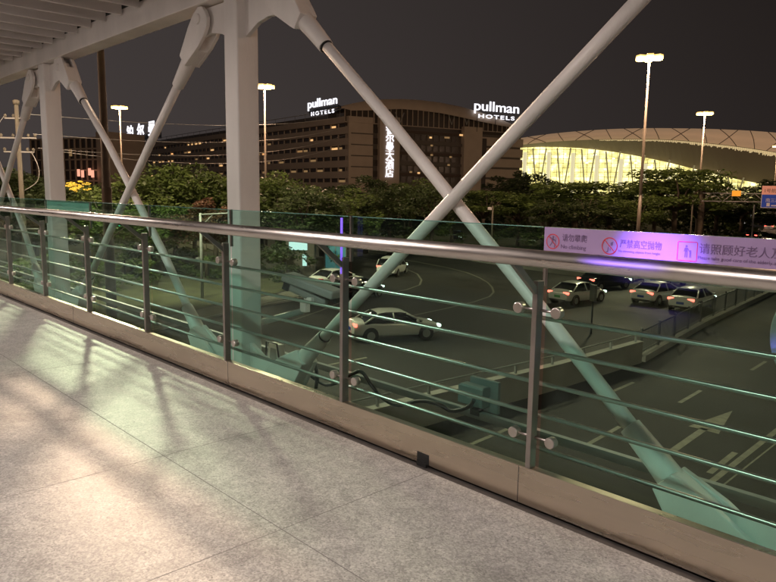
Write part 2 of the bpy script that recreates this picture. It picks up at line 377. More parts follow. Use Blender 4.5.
# railing
rl = thing('glass_railing', 'stainless steel railing with glass panels and five outer rods', 'railing', (0, 2.71, DECK))
PX = [-10.2613+1.4055*kk for kk in range(-9, 10)]
Z0 = .19
MB().b2((-24, -.02, .0), (3.4, .028, Z0)).build('plinth', m_plinth, rl, bevel=.003)
MB().b2((-24, .028, -.1), (3.4, .10, .06)).build('outer_sill', m_gut, rl)
hy = -.21
MB().tube([(-24, hy, 1.225), (3.4, hy, 1.225)], .038, 24).build('handrail', m_inox, rl)
for z in (.905, .745, .58, .42, .25): MB().tube([(-24, .11, z), (3.4, .11, z)], .011, 10).build('rod', m_rod, rl)
for i, x in enumerate(PX):
    p = MB(); p.box((x, .0, (Z0+1.10)/2), (.028, .05, 1.10-Z0)); pp = p.build('post', m_post, rl, bevel=.003)
    MB().box((x, .055, 1.21), (.012, .022, .28)).build('glass_clamp', m_post, pp)
    # brace carrying the handrail
    d = Vector((0, hy, .17)); X = Vector((1, 0, 0)); Dn = d.normalized(); N = X.cross(Dn)
    MB().box(Vector((x, .0, 1.035))+d/2, (.02, d.length, .03), (X, Dn, N)).build('rail_bracket', m_post, pp)
    for z in (.34, .96):
        for sg in (-1, 1):
            q = MB(); q.tube([(x+sg*.105, .028, z), (x+sg*.105, -.012, z)], .027, 16)
            q.build('glass_knob', m_knob, pp, bevel=.004)
            MB().tube([(x, .012, z), (x+sg*.105, .012, z)], .007, 8).build('knob_pin', m_post, pp)
for a_, b_ in zip(PX[:-1], PX[1:]):
    gp = MB().b2((a_+.018, .045, .07), (b_-.018, .057, 1.345)).build('glass_panel', m_glass, rl)
    MB().b2((a_+.018, .0445, 1.3455), (b_-.018, .0575, 1.349)).build('glass_edge', m_edge, gp)
MB().b2((PX[14]-.004, -.03, 1.0), (PX[14]+.004, -.018, 1.34)).build('violet_edge_glow', emit('violet_glow', (.22, .12, .85), 1.1), rl)  # violet light caught on the glass edge, put in as a glowing strip
MB().b2((-2.565, -.0225, .0), (-2.475, -.0205, .062)).build('drain_hole', m_dark, rl)
MB().b2((-2.555, -.035, -.011), (-2.485, -.0226, .010)).build('drain_flap', m_dark, rl)
for x in (-7.9, -4.6, -1.88, -.3): MB().b2((x-.0015, -.0215, .002), (x+.0015, -.0203, Z0-.003)).build('plinth_seam', m_gut, rl)

# banner on the glass
RX = (R(90), 0, 0)
b = thing('warning_banner', 'long white warning banner with red icons under violet light at right', 'banner', (PX[15]+.005, 2.735, DECK+1.215), 0, 'warning banners on the glass')
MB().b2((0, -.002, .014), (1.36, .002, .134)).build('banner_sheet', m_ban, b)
def ring(cx, cz, r_, t, m, par, slash=True):
    q = MB(); n = 32
    vs = []; 
    for kk in range(n):
        a1 = 2*math.pi*kk/n
        for rr in (r_, r_-t): vs.append((cx+rr*math.cos(a1), -.0035, cz+rr*math.sin(a1)))
    q.add(vs, [(2*i, 2*i+1, (2*i+3) % (2*n), (2*i+2) % (2*n)) for i in range(n)])
    if slash:
        d = Vector((.707, 0, -.707)); nn = Vector((.707, 0, .707)); c = Vector((cx, -.0037, cz))
        q.add([c-d*r_*.93-nn*t*.4, c+d*r_*.93-nn*t*.4, c+d*r_*.93+nn*t*.4, c-d*r_*.93+nn*t*.4], [(0, 1, 2, 3)])
    return q.build('prohibition_ring', m, par)
def figure(cx, cz, s_, par, kind='climb'):
    q = MB(); y = -.0034
    def disc(x, z, r_): q.add([(cx+x*s_+r_*s_*math.cos(t*math.pi/6), y, cz+z*s_+r_*s_*math.sin(t*math.pi/6)) for t in range(12)], [tuple(range(12))])
    def bar(x0, z0, x1, z1, w):
        dx, dz = x1-x0, z1-z0; l_ = math.hypot(dx, dz); nx, nz = -dz/l_*w/2, dx/l_*w/2
        q.add([(cx+(x0+nx)*s_, y, cz+(z0+nz)*s_), (cx+(x1+nx)*s_, y, cz+(z1+nz)*s_), (cx+(x1-nx)*s_, y, cz+(z1-nz)*s_), (cx+(x0-nx)*s_, y, cz+(z0-nz)*s_)], [(0, 1, 2, 3)])
    if kind == 'climb':
        disc(.05, .62, .15); bar(0, .45, -.05, -.1, .3); bar(-.1, .4, -.45, .6, .12); bar(.1, .4, .4, .1, .12); bar(-.1, -.1, -.4, -.5, .14); bar(.05, -.1, .3, -.25, .14); bar(.3, -.25, .25, -.7, .12); bar(.45, .75, .45, -.75, .05)
    elif kind == 'throw':
        q.add([(cx+.1*s_, y, cz+.45*s_), (cx+.45*s_, y, cz+.6*s_), (cx+.4*s_, y, cz+.15*s_), (cx+.15*s_, y, cz+.1*s_)], [(0, 1, 2, 3)])
        bar(-.15, -.1, -.2, -.6, .1); bar(-.2, -.6, -.45, -.7, .1); bar(-.1, .2, -.1, .0, .08); bar(.1, -.2, .1, -.5, .07)
    else:
        disc(-.12, .68, .15); bar(-.12, .5, -.12, -.05, .36); bar(-.22, -.05, -.24, -.75, .14); bar(-.02, -.05, .0, -.75, .14); bar(.05, .4, .32, -.02, .1); bar(-.3, .42, -.38, .0, .1)
        disc(.42, .1, .11); bar(.42, 0, .42, -.35, .22); bar(.37, -.35, .34, -.75, .09); bar(.47, -.35, .52, -.75, .09)
    return q.build('pictogram', m_ink, par)
bx = lambda px, py=245: onY(px, py, 2.735).x - (PX[15]+.005)
def fit(o_, w_): o_.scale.x = w_/max(v.co.x for v in o_.data.vertices); return o_
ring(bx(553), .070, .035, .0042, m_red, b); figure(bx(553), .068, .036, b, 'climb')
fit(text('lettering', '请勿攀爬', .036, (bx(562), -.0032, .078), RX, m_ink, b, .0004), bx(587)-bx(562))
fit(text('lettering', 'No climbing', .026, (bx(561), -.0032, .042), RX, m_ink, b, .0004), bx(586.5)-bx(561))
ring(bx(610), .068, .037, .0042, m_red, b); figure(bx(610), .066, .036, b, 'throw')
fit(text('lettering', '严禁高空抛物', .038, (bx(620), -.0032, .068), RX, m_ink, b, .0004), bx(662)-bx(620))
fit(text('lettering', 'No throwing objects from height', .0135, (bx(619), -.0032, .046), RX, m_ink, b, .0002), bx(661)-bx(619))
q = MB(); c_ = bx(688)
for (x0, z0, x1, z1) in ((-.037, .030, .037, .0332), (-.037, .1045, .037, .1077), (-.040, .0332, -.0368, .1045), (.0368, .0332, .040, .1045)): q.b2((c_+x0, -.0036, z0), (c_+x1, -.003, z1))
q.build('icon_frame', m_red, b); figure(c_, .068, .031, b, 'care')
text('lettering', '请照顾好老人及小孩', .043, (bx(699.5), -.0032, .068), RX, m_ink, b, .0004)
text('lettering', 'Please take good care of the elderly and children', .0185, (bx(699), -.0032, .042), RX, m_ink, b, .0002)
b2_ = thing('glass_notice', 'pale unlit notice strip on the glass in front of the left column', 'banner', (PX[10]+.03, 2.775, DECK+1.20), 0, 'warning banners on the glass')
MB().b2((0, -.002, 0), (1.36, .002, .14)).build('banner_sheet', mat('notice_sheet', (.30, .36, .33), .5), b2_)
text('lettering', '请勿攀爬', .04, (.32, -.0032, .075), RX, m_grey, b2_, .0004)
text('lettering', 'No climbing', .026, (.32, -.0032, .04), RX, m_grey, b2_, .0004)
ring(1.05, .072, .030, .004, m_grey, b2_)

# ---- columns, braces, roof beam, louvres
DC = 3.9; BAY = 5.7; CX0 = -6.29; HB = .125; ZB = 9.22; ZT = 9.50; ZL = 5.3
def column(x, label, plates=True):
    t = thing('bridge_column', label, 'column', (x, DC, ZL), 0, 'columns of the footbridge truss')
    MB().b2((-HB, -HB, -.35), (HB, HB, ZB-ZL)).build('shaft', m_steel, t, bevel=.018)
    MB().b2((-.24, -.22, .05), (.24, .22, .08)).build('base_flange', m_steel, t, bevel=.004)
    # rounded gusset cheeks to both sides, top and bottom
    for sg in (-1, 1):
        for top in (0, 1):
            zz = ZB-ZL-.02 if top else .0; dz = -1 if top else 1
            zo = 0 if top else -.2
            pts = [(0, zz+zo), (sg*.72, zz+zo), (sg*.84, zz+zo+dz*.06), (sg*.87, zz+dz*.12), (sg*.83, zz+dz*.22), (sg*.72, zz+dz*.28), (sg*.52, zz+dz*.27), (sg*.34, zz+dz*.30), (sg*.12, zz+dz*.40), (0, zz+dz*.40)]
            MB().prism(pts, 'Y', -.026, .026).build('gusset_plate', m_steel, t, bevel=.006)
            pz_ = 9.09-ZL if top else .03
            MB().tube([(sg*.70, -.115, pz_), (sg*.70, .115, pz_)], .055, 16).build('pin', m_steel, t, bevel=.006)
    return t
column(CX0, 'white steel column just left of the middle of the railing')
column(CX0-BAY, 'white steel column standing behind the pale notice at left')
column(CX0+BAY, 'white steel column beyond the right edge by the truss foot')
column(CX0-2*BAY, 'white steel column past the left edge of the view')
def brace(xa, rising, front, label):
    # brace in the bay starting at column xa; symmetrical pins .62 from each column
    x0, x1 = xa+.70, xa+BAY-.70
    za, zb = (5.41, 9.03) if rising else (9.12, 5.32)
    A = Vector((x0, DC, za)); B = Vector((x1, DC, zb)); d = (B-A).normalized(); mid = (A+B)/2
    t = thing('diagonal_brace', label, 'brace', A, 0, 'crossing braces of the truss')
    ln = (B-A).length; off = Vector((0, -.02 if front else .09, 0)); N = Vector((0, 1, 0)).cross(d).normalized(); Yv = Vector((0, 1, 0))
    loc = lambda s_, o_=0.: d*s_ + off*o_
    MB().tube([loc(.62, .25), loc(ln*.32, .8), loc(ln*.68, .8), loc(ln-.62, .25)], .049, 24).build('tube', m_steel, t)
    for e in (0, 1):
        P = (lambda s_: d*s_) if e == 0 else (lambda s_: d*(ln-s_))
        o_ = off*.25
        MB().tube([P(.40)+o_*.5, P(.62)+o_, P(.86)+o_], [.088, .078, .068], 24).build('socket', m_steel, t, bevel=.004)
        if e == 0: MB().tube([P(.855)+o_, P(.868)+o_], .060, 24).build('joint_ring', m_dark, t)
        dd = d if e == 0 else -d; N2 = Vector((0, 1, 0)).cross(dd).normalized()
        for sy in (-1, 1):
            q = MB(); Z = []
            if dd.z > 0: prof = [(.50, .080), (.42, .105), (.22, .165), (0, .20), (-.16, .185), (-.28, .12), (-.32, 0)]
            else: prof = [(.50, .080), (.42, .10), (.16, .155), (0, .165), (-.12, .14), (-.18, .08), (-.19, 0)]
            prof = prof + [(a_, -b_) for a_, b_ in prof[::-1][1:]]
            base = Vector((0, 0, 0)) if e == 0 else d*ln
            n_ = len(prof)
            vs = [base + dd*a_ + N2*b_ + Yv*(sy*.05) for a_, b_ in prof] + [base + dd*a_ + N2*b_ + Yv*(sy*.095) for a_, b_ in prof]
            q.add(vs, [tuple(range(n_)), tuple(range(2*n_-1, n_-1, -1))]+[(i, (i+1) % n_, n_+(i+1) % n_, n_+i) for i in range(n_)])
            q.build('fork_plate', m_steel, t, bevel=.008)
        wq = MB(); wv = [P(.50)+N2*.078, P(.22)+N2*.14, P(.16)+N2*0, P(.22)-N2*.14, P(.50)-N2*.078]
        wq.add([v_-Yv*.06 for v_ in wv]+[v_+Yv*.06 for v_ in wv], [tuple(range(5)), tuple(range(9, 4, -1))]+[(i, (i+1) % 5, 5+(i+1) % 5, 5+i) for i in range(5)]); wq.build('fork_web', m_steel, t, bevel=.01)
    return t
brace(CX0, False, False, 'white brace falling to the lower right behind the banner post')
brace(CX0, True, True, 'thick white brace rising to the top edge right of the hotel signs')
brace(CX0-BAY, False, False, 'brace falling right from the top of the left column')
brace(CX0-BAY, True, True, 'brace rising right to the top of the middle column')
brace(CX0-2*BAY, False, False, 'brace falling right at the far left edge of the glass')
brace(CX0-2*BAY, True, True, 'brace rising right to the left side of the left column top')
brace(CX0+BAY, True, True, 'brace rising away past the right edge of the view')
rb = MB().b2((-34, DC-.13, ZB), (5.5, DC+.13, ZT)).build('roof_beam', m_steel, bevel=.01); tag(rb, 'long white roof beam above the columns', 'beam')
rf = thing('louvre_roof', 'roof of pale parallel louvre slats over the footbridge', 'roof', (0, 0, 9.42))
x = 4.2
k = 0
while x > -33:
    MB().b2((x-.02, -3.2, 0), (x+.02, DC-.15, .33)).build('slat', m_slat, rf); x -= .5
MB().b2((-33, -3.4, .62), (5.5, DC+.5, .66)).build('roof_light_stop', m_gut, rf)  # unseen sheet added over the slats to keep mast light out
MB().b2((-33, DC-.12, .085), (5.5, DC+.10, .61)).build('light_stop', m_dark, rf)  # added to stop mast light above the beam; black for the shaded gaps
MB().b2((-33, -3.3, .0), (5.5, -3.21, .6)).build('rear_fascia', m_slat, rf)
# ceiling lights of the walkway (above and behind the photographer, outside the picture)
for i, x in enumerate((3.6, -2.7, -9, -17.5)):
    t = thing('ceiling_light', ['ceiling light at the camera end of the walkway', 'ceiling light over the railing middle', 'ceiling light further along the walkway', 'farthest ceiling light of the walkway'][i], 'light', (x, -.3, 9.36), 0, 'walkway ceiling lights')
    MB().b2((-.6, -.1, 0), (.6, .1, .06)).build('housing', m_grey, t)
    MB().b2((-.57, -.07, -.02), (.57, .07, -.001)).build('diffuser', m_led, t)
    l = bpy.data.lights.new('walkway_light', 'AREA'); l.shape = 'RECTANGLE'; l.size = 1.1; l.size_y = .14; l.energy = (150, 150, 150, 150)[i]; l.color = (1, .86, .78)
    o = bpy.data.objects.new('walkway_light', l); C.objects.link(o); o.parent = t; o.location = (0, 0, -.03)
    point('tube_glow', (0, 0, -.2), 42, (1, .86, .78), .1, t)

# violet LED spot on the beam over the banner
vp = Vector((-1.45, -1.5, 9.36))
t = thing('violet_spotlight', 'small violet spotlight fixed under the louvres over the banner', 'spotlight', vp)
MB().tube([(0, 0, .04), (0, -.02, -.08)], [.05, .06], 16).build('housing', m_dark, t)
MB().tube([(0, -.021, -.081), (0, -.023, -.084)], .045, 16).build('lens', m_violet, t)
l = bpy.data.lights.new('violet_beam', 'SPOT'); l.energy = 11500; l.color = (.26, .12, 1); l.spot_size = R(5.4); l.spot_blend = .9; l.shadow_soft_size = .04
o = bpy.data.objects.new('violet_beam', l); C.objects.link(o); o.parent = t; o.location = (0, -.03, -.1)
tgt = Vector((-1.28, 2.72, 7.13)) - vp; o.rotation_euler = tgt.to_track_quat('-Z', 'Y').to_euler()

# cable and junction box on the outer beam
t = thing('junction_box', 'grey green junction box on the outer beam left of the banner post', 'box', (-3.64, oy, 5.45))
MB().b2((-.16, -.05, .03), (.10, .05, .21)).build('enclosure', m_boxg, t, bevel=.012)
MB().b2((-.165, -.062, .04), (.105, -.051, .20)).build('cover', m_boxg, t, bevel=.004)
MB().b2((-.06, -.064, .10), (.02, -.0625, .14)).build('label_plate', m_grey, t)
MB().b2((-.13, .055, -.02), (.18, .09, .26)).build('bracket', m_boxg, t, bevel=.004)
MB().b2((-.05, -.03, -.05), (.05, .03, .0)).build('gland', m_dark, t)
pts = [onY(*p, 4.42) for p in ((300, 366), (326, 385), (352, 374), (362, 372), (372, 386), (384, 399), (398, 405), (420, 401), (438, 404), (452, 411), (468, 407), (474, 400))]
def smooth_pts(pts, n=5):
    out = []
    for i in range(len(pts)-1):
        p0, p1, p2, p3 = pts[max(i-1, 0)], pts[i], pts[i+1], pts[min(i+2, len(pts)-1)]
        for k_ in range(n):
            t_ = k_/n; out.append(.5*((2*p1)+(p2-p0)*t_+(2*p0-5*p1+4*p2-p3)*t_**2+(3*p1-p0-3*p2+p3)*t_**3))
    return out+[pts[-1]]
tag(MB().tube(smooth_pts(pts), .018, 8).build('cable', m_dark), 'thick black cable sagging along the outer beam to the box', 'cable')
pts = [onY(*p, 4.4) for p in ((310, 352), (314, 362), (317, 374), (316, 388))]
tag(MB().tube(smooth_pts(pts), .02, 8).build('cable', m_dark), 'short black cable hanging beside the foot of the rising brace', 'cable')

# CCTV camera on its arm
t = thing('security_camera', 'long white security camera on a steel arm right of the middle column', 'camera', (-6.16, 4.1, 5.85))
P = lambda x, y, Y=4.35: onY(x, y, Y) - Vector((-6.16, 4.1, 5.85))
MB().tube([P(262, 322, 4.1), P(285, 316, 4.3), P(303, 311, 4.4)], .035, 12).build('arm', m_grey, t)
MB().box(P(305, 306, 4.4), (.10, .07, .13)).build('bracket', m_steel, t, bevel=.01)
MB().box(P(311, 299, 4.4), (.13, .10, .05)).build('bracket', m_steel, t, bevel=.008)
h0, h1 = P(291, 286, 4.3), P(327, 303, 4.5); dd = (h1-h0).normalized(); Yn = dd.cross(Vector((0, 0, 1))).normalized(); Zn = Yn.cross(dd)
MB().box((h0+h1)/2, ((h1-h0).length, .12, .10), (dd, Yn, Zn)).build('housing', m_grey, t, bevel=.03)
s0, s1 = P(287, 276, 4.3), P(338, 295, 4.5); dd2 = (s1-s0).normalized(); Yn2 = dd2.cross(Vector((0, 0, 1))).normalized(); Zn2 = Yn2.cross(dd2)
MB().box((s0+s1)/2, ((s1-s0).length, .22, .09), (dd2, Yn2, Zn2)).build('sunshield', m_grey, t, bevel=.02)
MB().box(h0-dd*.03+Zn*.03, (.08, .13, .17), (dd, Yn, Zn)).build('lens_front', m_dark, t, bevel=.01)
MB().box((h0+h1)/2+Zn*.075+dd*.08, ((h1-h0).length*1.1, .10, .05), (dd, Yn, Zn)).build('hinge_plate', m_dark, t)
# small flood light at the column foot
t = thing('flood_light', 'small square flood light at the foot of the middle column', 'light', (-6.2, 4.25, 5.42))
MB().prism([(-.14, 0), (.14, 0), (.09, .22), (-.09, .22)], 'Y', -.06, .02).build('housing', m_steel, t, bevel=.01)
MB().prism([(-.07, .04), (.07, .04), (.05, .17), (-.05, .17)], 'Y', -.064, -.061).build('glass', m_grey, t)
MB().b2((-.2, -.08, -.04), (.2, .08, -.001)).build('base', m_grey, t)
MB().tube([(-.13, -.07, .02), (-.10, -.08, .235), (.10, -.08, .235), (.13, -.07, .02)], .01, 6).build('bracket', m_dark, t)
# round pale thing at the right edge
t = thing('round_panel', 'pale round disc hanging at the right edge under the handrail', 'disc', (-1.06, 4.05, 6.55))
MB().tube([(0, 0, 0), (.05, .08, 0)], .27, 40).build('disc', m_boxg, t, bevel=.02)
MB().tube([(.0, .1, -.28), (.1, .5, -.9), (.3, .5, -1.2)], .03, 8).build('support', m_steel, t)

# ================================================================== MASTS, POLES
masts = []
def mast(loc, top, label, w=MAST_W, aim=None):
    t = thing('mast_lamp', label, 'street lamp', (loc[0], loc[1], 0), 0, 'tall mast lamps over the junction')
    MB().tube([(0, 0, 0), (0, 0, top*.35), (0, 0, top*.35), (0, 0, top*.36), (0, 0, top)], [.19, .17, .17, .15, .09], 16).build('pole', m_mast, t)
    hd = MB().tube([(0, 0, top-.05), (0, 0, top+.12)], .3, 12).build('head_ring', m_grey, t)
    for i_ in range(6):
        a_ = i_*math.pi/3; c, s_ = math.cos(a_), math.sin(a_)
        f_ = MB(); f_.box((c*.85, s_*.85, top+.05), (.8, .62, .14), (Vector((c, s_, 0)), Vector((-s_, c, 0)), Vector((0, 0, 1)))); f_.build('floodlight', m_shell, t)
        MB().box((c*.90, s_*.90, top-.14), (.72, .66, .26), (Vector((c, s_, 0)), Vector((-s_, c, 0)), Vector((0, 0, 1)))).build('lens', m_lamp, t, bevel=.03)
        MB().tube([(c*.1, s_*.1, top), (c*.5, s_*.5, top)], .04, 6).build('arm', m_grey, t)
    if aim is None: point('mast_light', (0, 0, top-.45), w, WARM, 1.1, t)
    else:
        ll = bpy.data.lights.new('mast_flood', 'SPOT'); ll.energy = w; ll.color = WARM; ll.spot_size = R(118); ll.spot_blend = .35; ll.shadow_soft_size = .8
        oo = bpy.data.objects.new('mast_flood', ll); C.objects.link(oo); oo.parent = t; oo.location = (.9*aim.normalized().x, .9*aim.normalized().y, top-.4)
        oo.rotation_euler = aim.to_track_quat('-Z', 'Y').to_euler()
        ll.color = (1, .72, .49); l2 = ll.copy(); l2.energy = w*1.1; l2.spot_size = R(110)
        o2 = bpy.data.objects.new('mast_flood', l2); C.objects.link(o2); o2.parent = t; o2.location = (-.9, .4, top-.4)
        o2.rotation_euler = Vector((-26, 16, -16)).to_track_quat('-Z', 'Y').to_euler()
    return t
H = 20.6
def mpos(px, py, z=H):
    r = ray(px, py); k_ = (z-7.3)/r.z; p = EYE+r*k_; return (p.x, p.y)
mast(mpos(649.5, 57), H, 'tallest looking mast lamp right of the crossing braces')
mast(mpos(705, 113), H, 'mast lamp over the terminal roof at right')
mast(mpos(264.5, 86), H, 'mast lamp right of the middle column')
mast(mpos(119.5, 107), H, 'mast lamp left of the rooftop characters')
mast(mpos(778, 146), H, 'mast lamp at the right edge of the terminal roof')
NM = foot(107, 39.5); NM = (NM.x, NM.y)
t = mast(NM, H, 'near mast with a thick brown pole behind the left roof beam', 42000, Vector((-3.5-NM[0], 1.5-NM[1], -14.8)))
for c in t.children:
    if c.name.startswith('pole'): c.data.materials[0] = m_wood; c.scale = (1.45, 1.45, 1)
mast((6, 26), H, 'mast lamp beyond the right side of the view', 7000)
mast((-62, -8), H, 'mast lamp beyond the left side of the view', 30000)

# concrete utility pole with insulators and wires
p0 = foot(22, 58); zt = ztop(20, 100, 58)
t = thing('utility_pole', 'pale utility pole with insulators left of the left column', 'pole', p0)
MB().tube([(0, 0, 0), (0, 0, zt)], [.21, .14], 12).build('pole', m_pave, t)
ex = Vector((_r.x, _r.y, 0)).normalized()
for z_, w_ in ((zt-1.3, .9), (zt-2.7, 1.3), (zt-3.7, 1.1)):
    MB().box((0, 0, z_), (w_*2, .1, .1), (ex, Vector((-ex.y, ex.x, 0)), Vector((0, 0, 1)))).build('crossarm', m_grey, t)
    for s_ in (-1, -.3, .6, 1):
        q = ex*(w_*s_*.95); MB().tube([(q.x, q.y, z_+.05), (q.x, q.y, z_+.18), (q.x, q.y, z_+.3)], [.06, .11, .05], 10).build('insulator', m_pave, t)
MB().tube([(0, 0, zt-.35), (0, 0, zt-.05)], [.22, .24], 12).build('cap_collar', m_pave, t)
MB().tube([(-ex.x*.1, -ex.y*.1, 4.2), (ex.x*1.1, ex.y*1.1, 4.2)], .05, 8).build('step_bar', m_grey, t)
def wire(a_, b_, sag, label, r_=.022):
    a_, b_ = Vector(a_), Vector(b_); pts = [a_.lerp(b_, i/14) - Vector((0, 0, sag*4*(i/14)*(1-i/14))) for i in range(15)]
    tag(MB().tube(pts, r_, 5).build('overhead_wire', m_grey), label, 'wire', 'wires strung from the utility pole')
for i, (dz, py, lb) in enumerate(((-1.0, 122, 'topmost wire running right from the utility pole'), (-2.4, 133, 'second wire down running right from the utility pole'), (-3.4, 141, 'third wire down running right from the utility pole'), (-3.5, 150, 'lowest wire running right from the utility pole'))):
    e = at(345, py-6, 130); wire(p0+ex*(.8+.3*i)+Vector((0, 0, zt+dz)), e, 1.2+.3*i, lb)
wire(p0-ex*.8+Vector((0, 0, zt-1)), at(-60, 170, 60), .6, 'wire running left from the upper arm of the utility pole')
pts = smooth_pts([p0+ex*.9+Vector((0, 0, zt-3.7)), p0+ex*1.35+Vector((0, 0, zt-4.8)), p0+ex*1.2+Vector((0, 0, zt-5.8)), p0+ex*.2+Vector((0, 0, zt-6.5))])
tag(MB().tube(pts, .03, 6).build('overhead_wire', m_grey), 'slack loop of cable hanging on the utility pole', 'wire', 'wires strung from the utility pole')

# thin sign pole with a horizontal arm behind the glass
p = foot(200, 47); zt2 = ztop(191, 213, 47)
t = thing('camera_pole', 'thin grey pole with a sideways arm left of the middle column', 'pole', p)
MB().tube([(0, 0, 0), (0, 0, zt2)], [.11, .08], 10).build('pole', m_grey, t)
e = ex*2.6; MB().tube([(0, 0, zt2-.1), (e.x, e.y, zt2+.05)], .05, 8).build('arm', m_grey, t)
MB().tube([(0, 0, zt2-.9), (e.x*.3, e.y*.3, zt2-.12)], .03, 8).build('stay', m_grey, t)
MB().box((-ex.x*.2, -ex.y*.2, zt2-3.0), (.35, .2, .15)).build('cabinet', m_grey, t)
# short posts further back
for px, py, d, lb in ((493, 206, 80, 'small white post lamp on the lawn right of the brace crossing'), (405, 206, 84, 'thin pale post under the trees left of the brace crossing'), (693, 200, 92, 'thin pale pole among the trees left of the gantry')):
    p = foot(px, d); z_ = ztop(px, py, d); t = thing('post_lamp', lb, 'post', p)
    MB().tube([(0, 0, 0), (0, 0, z_)], .09, 8).build('pole', m_pave, t)
    if px == 493: MB().box((-.35, 0, z_-.3), (.55, .25, .3)).build('lamp_head', m_steel, t, bevel=.05)
t = thing('traffic_light', 'small green traffic signal seen through the glass beside the left brace', 'traffic light', foot(122, 60))
z_ = ztop(122, 224, 60); MB().tube([(0, 0, 0), (0, 0, z_-.4)], .08, 8).build('pole', m_dark, t); MB().box((0, 0, z_), (.4, .3, 1.0)).build('housing', m_dark, t)
MB().tube([(.0, -.16, z_), (.03, -.18, z_)], .22, 12).build('green_lens', m_green, t)

t = thing('signal_post', 'thin dark post with a small box between the two nearest white sedans', 'post', ground(591, 334))
MB().tube([(0, 0, 0), (0, 0, 2.4)], .05, 8).build('pole', m_dark, t); MB().box((0, 0, 2.2), (.3, .25, .85)).build('box', m_fence, t, bevel=.02)
# gantry and direction sign
G = foot(702, 95); gv = Vector((G.x, G.y, 0)).normalized(); gx = Vector((gv.y, -gv.x, 0)); ga = math.atan2(gx.y, gx.x)
t = thing('sign_gantry', 'thick gantry post with a truss arm and orange box at right', 'gantry', G, ga)
z1, z2 = ztop(702, 193, 95), ztop(702, 201, 95)
MB().tube([(0, 0, 0), (0, 0, z1+.3)], [.42, .34], 14).build('post', m_bark, t)
q = MB(); L_ = 16
for z_ in (z1, z2):
    for y_ in (-.35, .35): q.tube([(0, y_, z_), (L_, y_, z_)], .06, 6)
n_ = 14
for i in range(n_):
    xa, xb = L_*i/n_, L_*(i+1)/n_; q.tube([(xa, -.35, z1 if i % 2 else z2), (xb, -.35, z2 if i % 2 else z1)], .035, 5)
q.build('truss_arm', m_grey, t)
MB().box((3.75, -.45, z1+.0), (.95, .3, .65)).build('orange_box', m_amber, t)
sg = thing('direction_sign', 'blue road sign with a salmon header hung on the gantry arm', 'sign', G + gx*6.45 + Vector((0, 0, 0)), ga)
zt_, zm_, zb_ = ztop(750, 187, 95)+.15, ztop(750, 194.8, 95)+.05, ztop(750, 208, 95)+.05
MB().b2((0, -.62, zm_), (8.2, -.55, zt_)).build('header_panel', m_pinkh, sg)
MB().b2((0, -.62, zb_), (8.2, -.55, zm_-.01)).build('blue_panel', m_bluesign, sg)
q = MB()
for (x0, x1, z0_, z1_) in ((0, 8.2, zb_, zb_+.06), (0, .06, zb_+.06, zm_), (2.55, 2.61, zb_+.06, zm_), (8.14, 8.2, zb_+.06, zm_)): q.b2((x0, -.632, z0_), (x1, -.623, z1_))
q.build('white_border', m_steel, sg)
text('lettering', '1号航站楼', .52, (.2, -.63, zm_+.27), RX, m_dark, sg, .003)
text('lettering', '1号航站楼', .52, (3.0, -.63, zm_+.27), RX, m_dark, sg, .003)
text('lettering', '南三路', .52, (.45, -.63, zm_-.85), RX, m_steel, sg, .003)
q = MB(); q.b2((.6, -.633, zb_+.2), (.95, -.625, zb_+.6)); q.b2((1.1, -.633, zb_+.22), (1.9, -.625, zb_+.36)); q.build('symbol', m_steel, sg)
t = thing('sign_post', 'thin pole standing under the blue road sign', 'pole', foot(755, 110))
MB().tube([(0, 0, 0), (0, 0, ztop(755, 205, 110))], .1, 8).build('pole', m_grey, t)

# kiosk with lit screen and teal glass shelter
t = thing('lit_kiosk', 'kiosk with a bright white screen seen below the handrail', 'kiosk', foot(298, 57), math.atan2(ex.y, ex.x))
z1 = ztop(300, 242, 57); z2 = ztop(300, 250, 57); 
MB().b2((-1.0, 0, 0), (1.3, 1.6, z1+.25)).build('cabin', m_hotd, t)
MB().b2((-.75, -.06, z2), (.75, -.01, z1)).build('screen', m_screen, t)
MB().b2((.35, -.06, z2-1.3), (.7, -.01, z2-.35)).build('lower_screen', m_screen, t)
t = thing('glass_shelter', 'teal glass shelter right of the lit kiosk', 'shelter', foot(336, 60), math.atan2(ex.y, ex.x))
m_teal = mat('teal_panel', (.1, .22, .24), .2, emit=(.10, .30, .33), estr=.35)
for x_ in (-.9, .0): MB().b2((x_, 0, .5), (x_+.85, .05, 2.6)).build('glass_pane', m_teal, t)
MB().b2((-1.0, -.05, 2.62), (1.0, 1.2, 2.75)).build('roof', m_grey, t)
for x_ in (-.98, -.04, .9): MB().b2((x_-.03, -.03, .15), (x_+.03, .03, 2.6)).build('frame_post', m_grey, t)

# ================================================================== HOTEL
c0 = at(349, 108, 220)
wing = thing('hotel_wing', 'long six storey hotel wing with lit windows left of the roof letters', 'building', (c0.x, c0.y, 0), R(-6.7))
WL = 214; ZR = 32.8; FH = 3.43; zf = [28.5-FH*i for i in range(9)]
MB().b2((-WL, .9, 0), (0, 18, 30.2)).build('wall', m_hotd, wing)
MB().b2((-WL-.3, -.2, 28.5), (.3, 18.3, 30.4)).build('parapet', m_hot, wing)
MB().b2((-WL+3, 4, 30.4), (-2, 16, ZR-.4)).build('penthouse', m_hotd, wing)
MB().tube([(-WL, 0, ZR), (0, 0, ZR)], .12, 6).build('roof_rail', m_grey, wing)
for i in range(30): MB().tube([(-WL+7.2*i, 0, 30.4), (-WL+7.2*i, 0, ZR)], .07, 5).build('rail_post', m_grey, wing)
for i, z_ in enumerate(zf[:8]):
    MB().b2((-WL, 0, z_-FH), (0, .85, z_-FH+2.15)).build('spandrel', m_hot, wing)
    MB().b2((-WL, .75, z_-FH+2.15), (0, .88, z_)).build('window_band', m_win, wing)
q = MB()
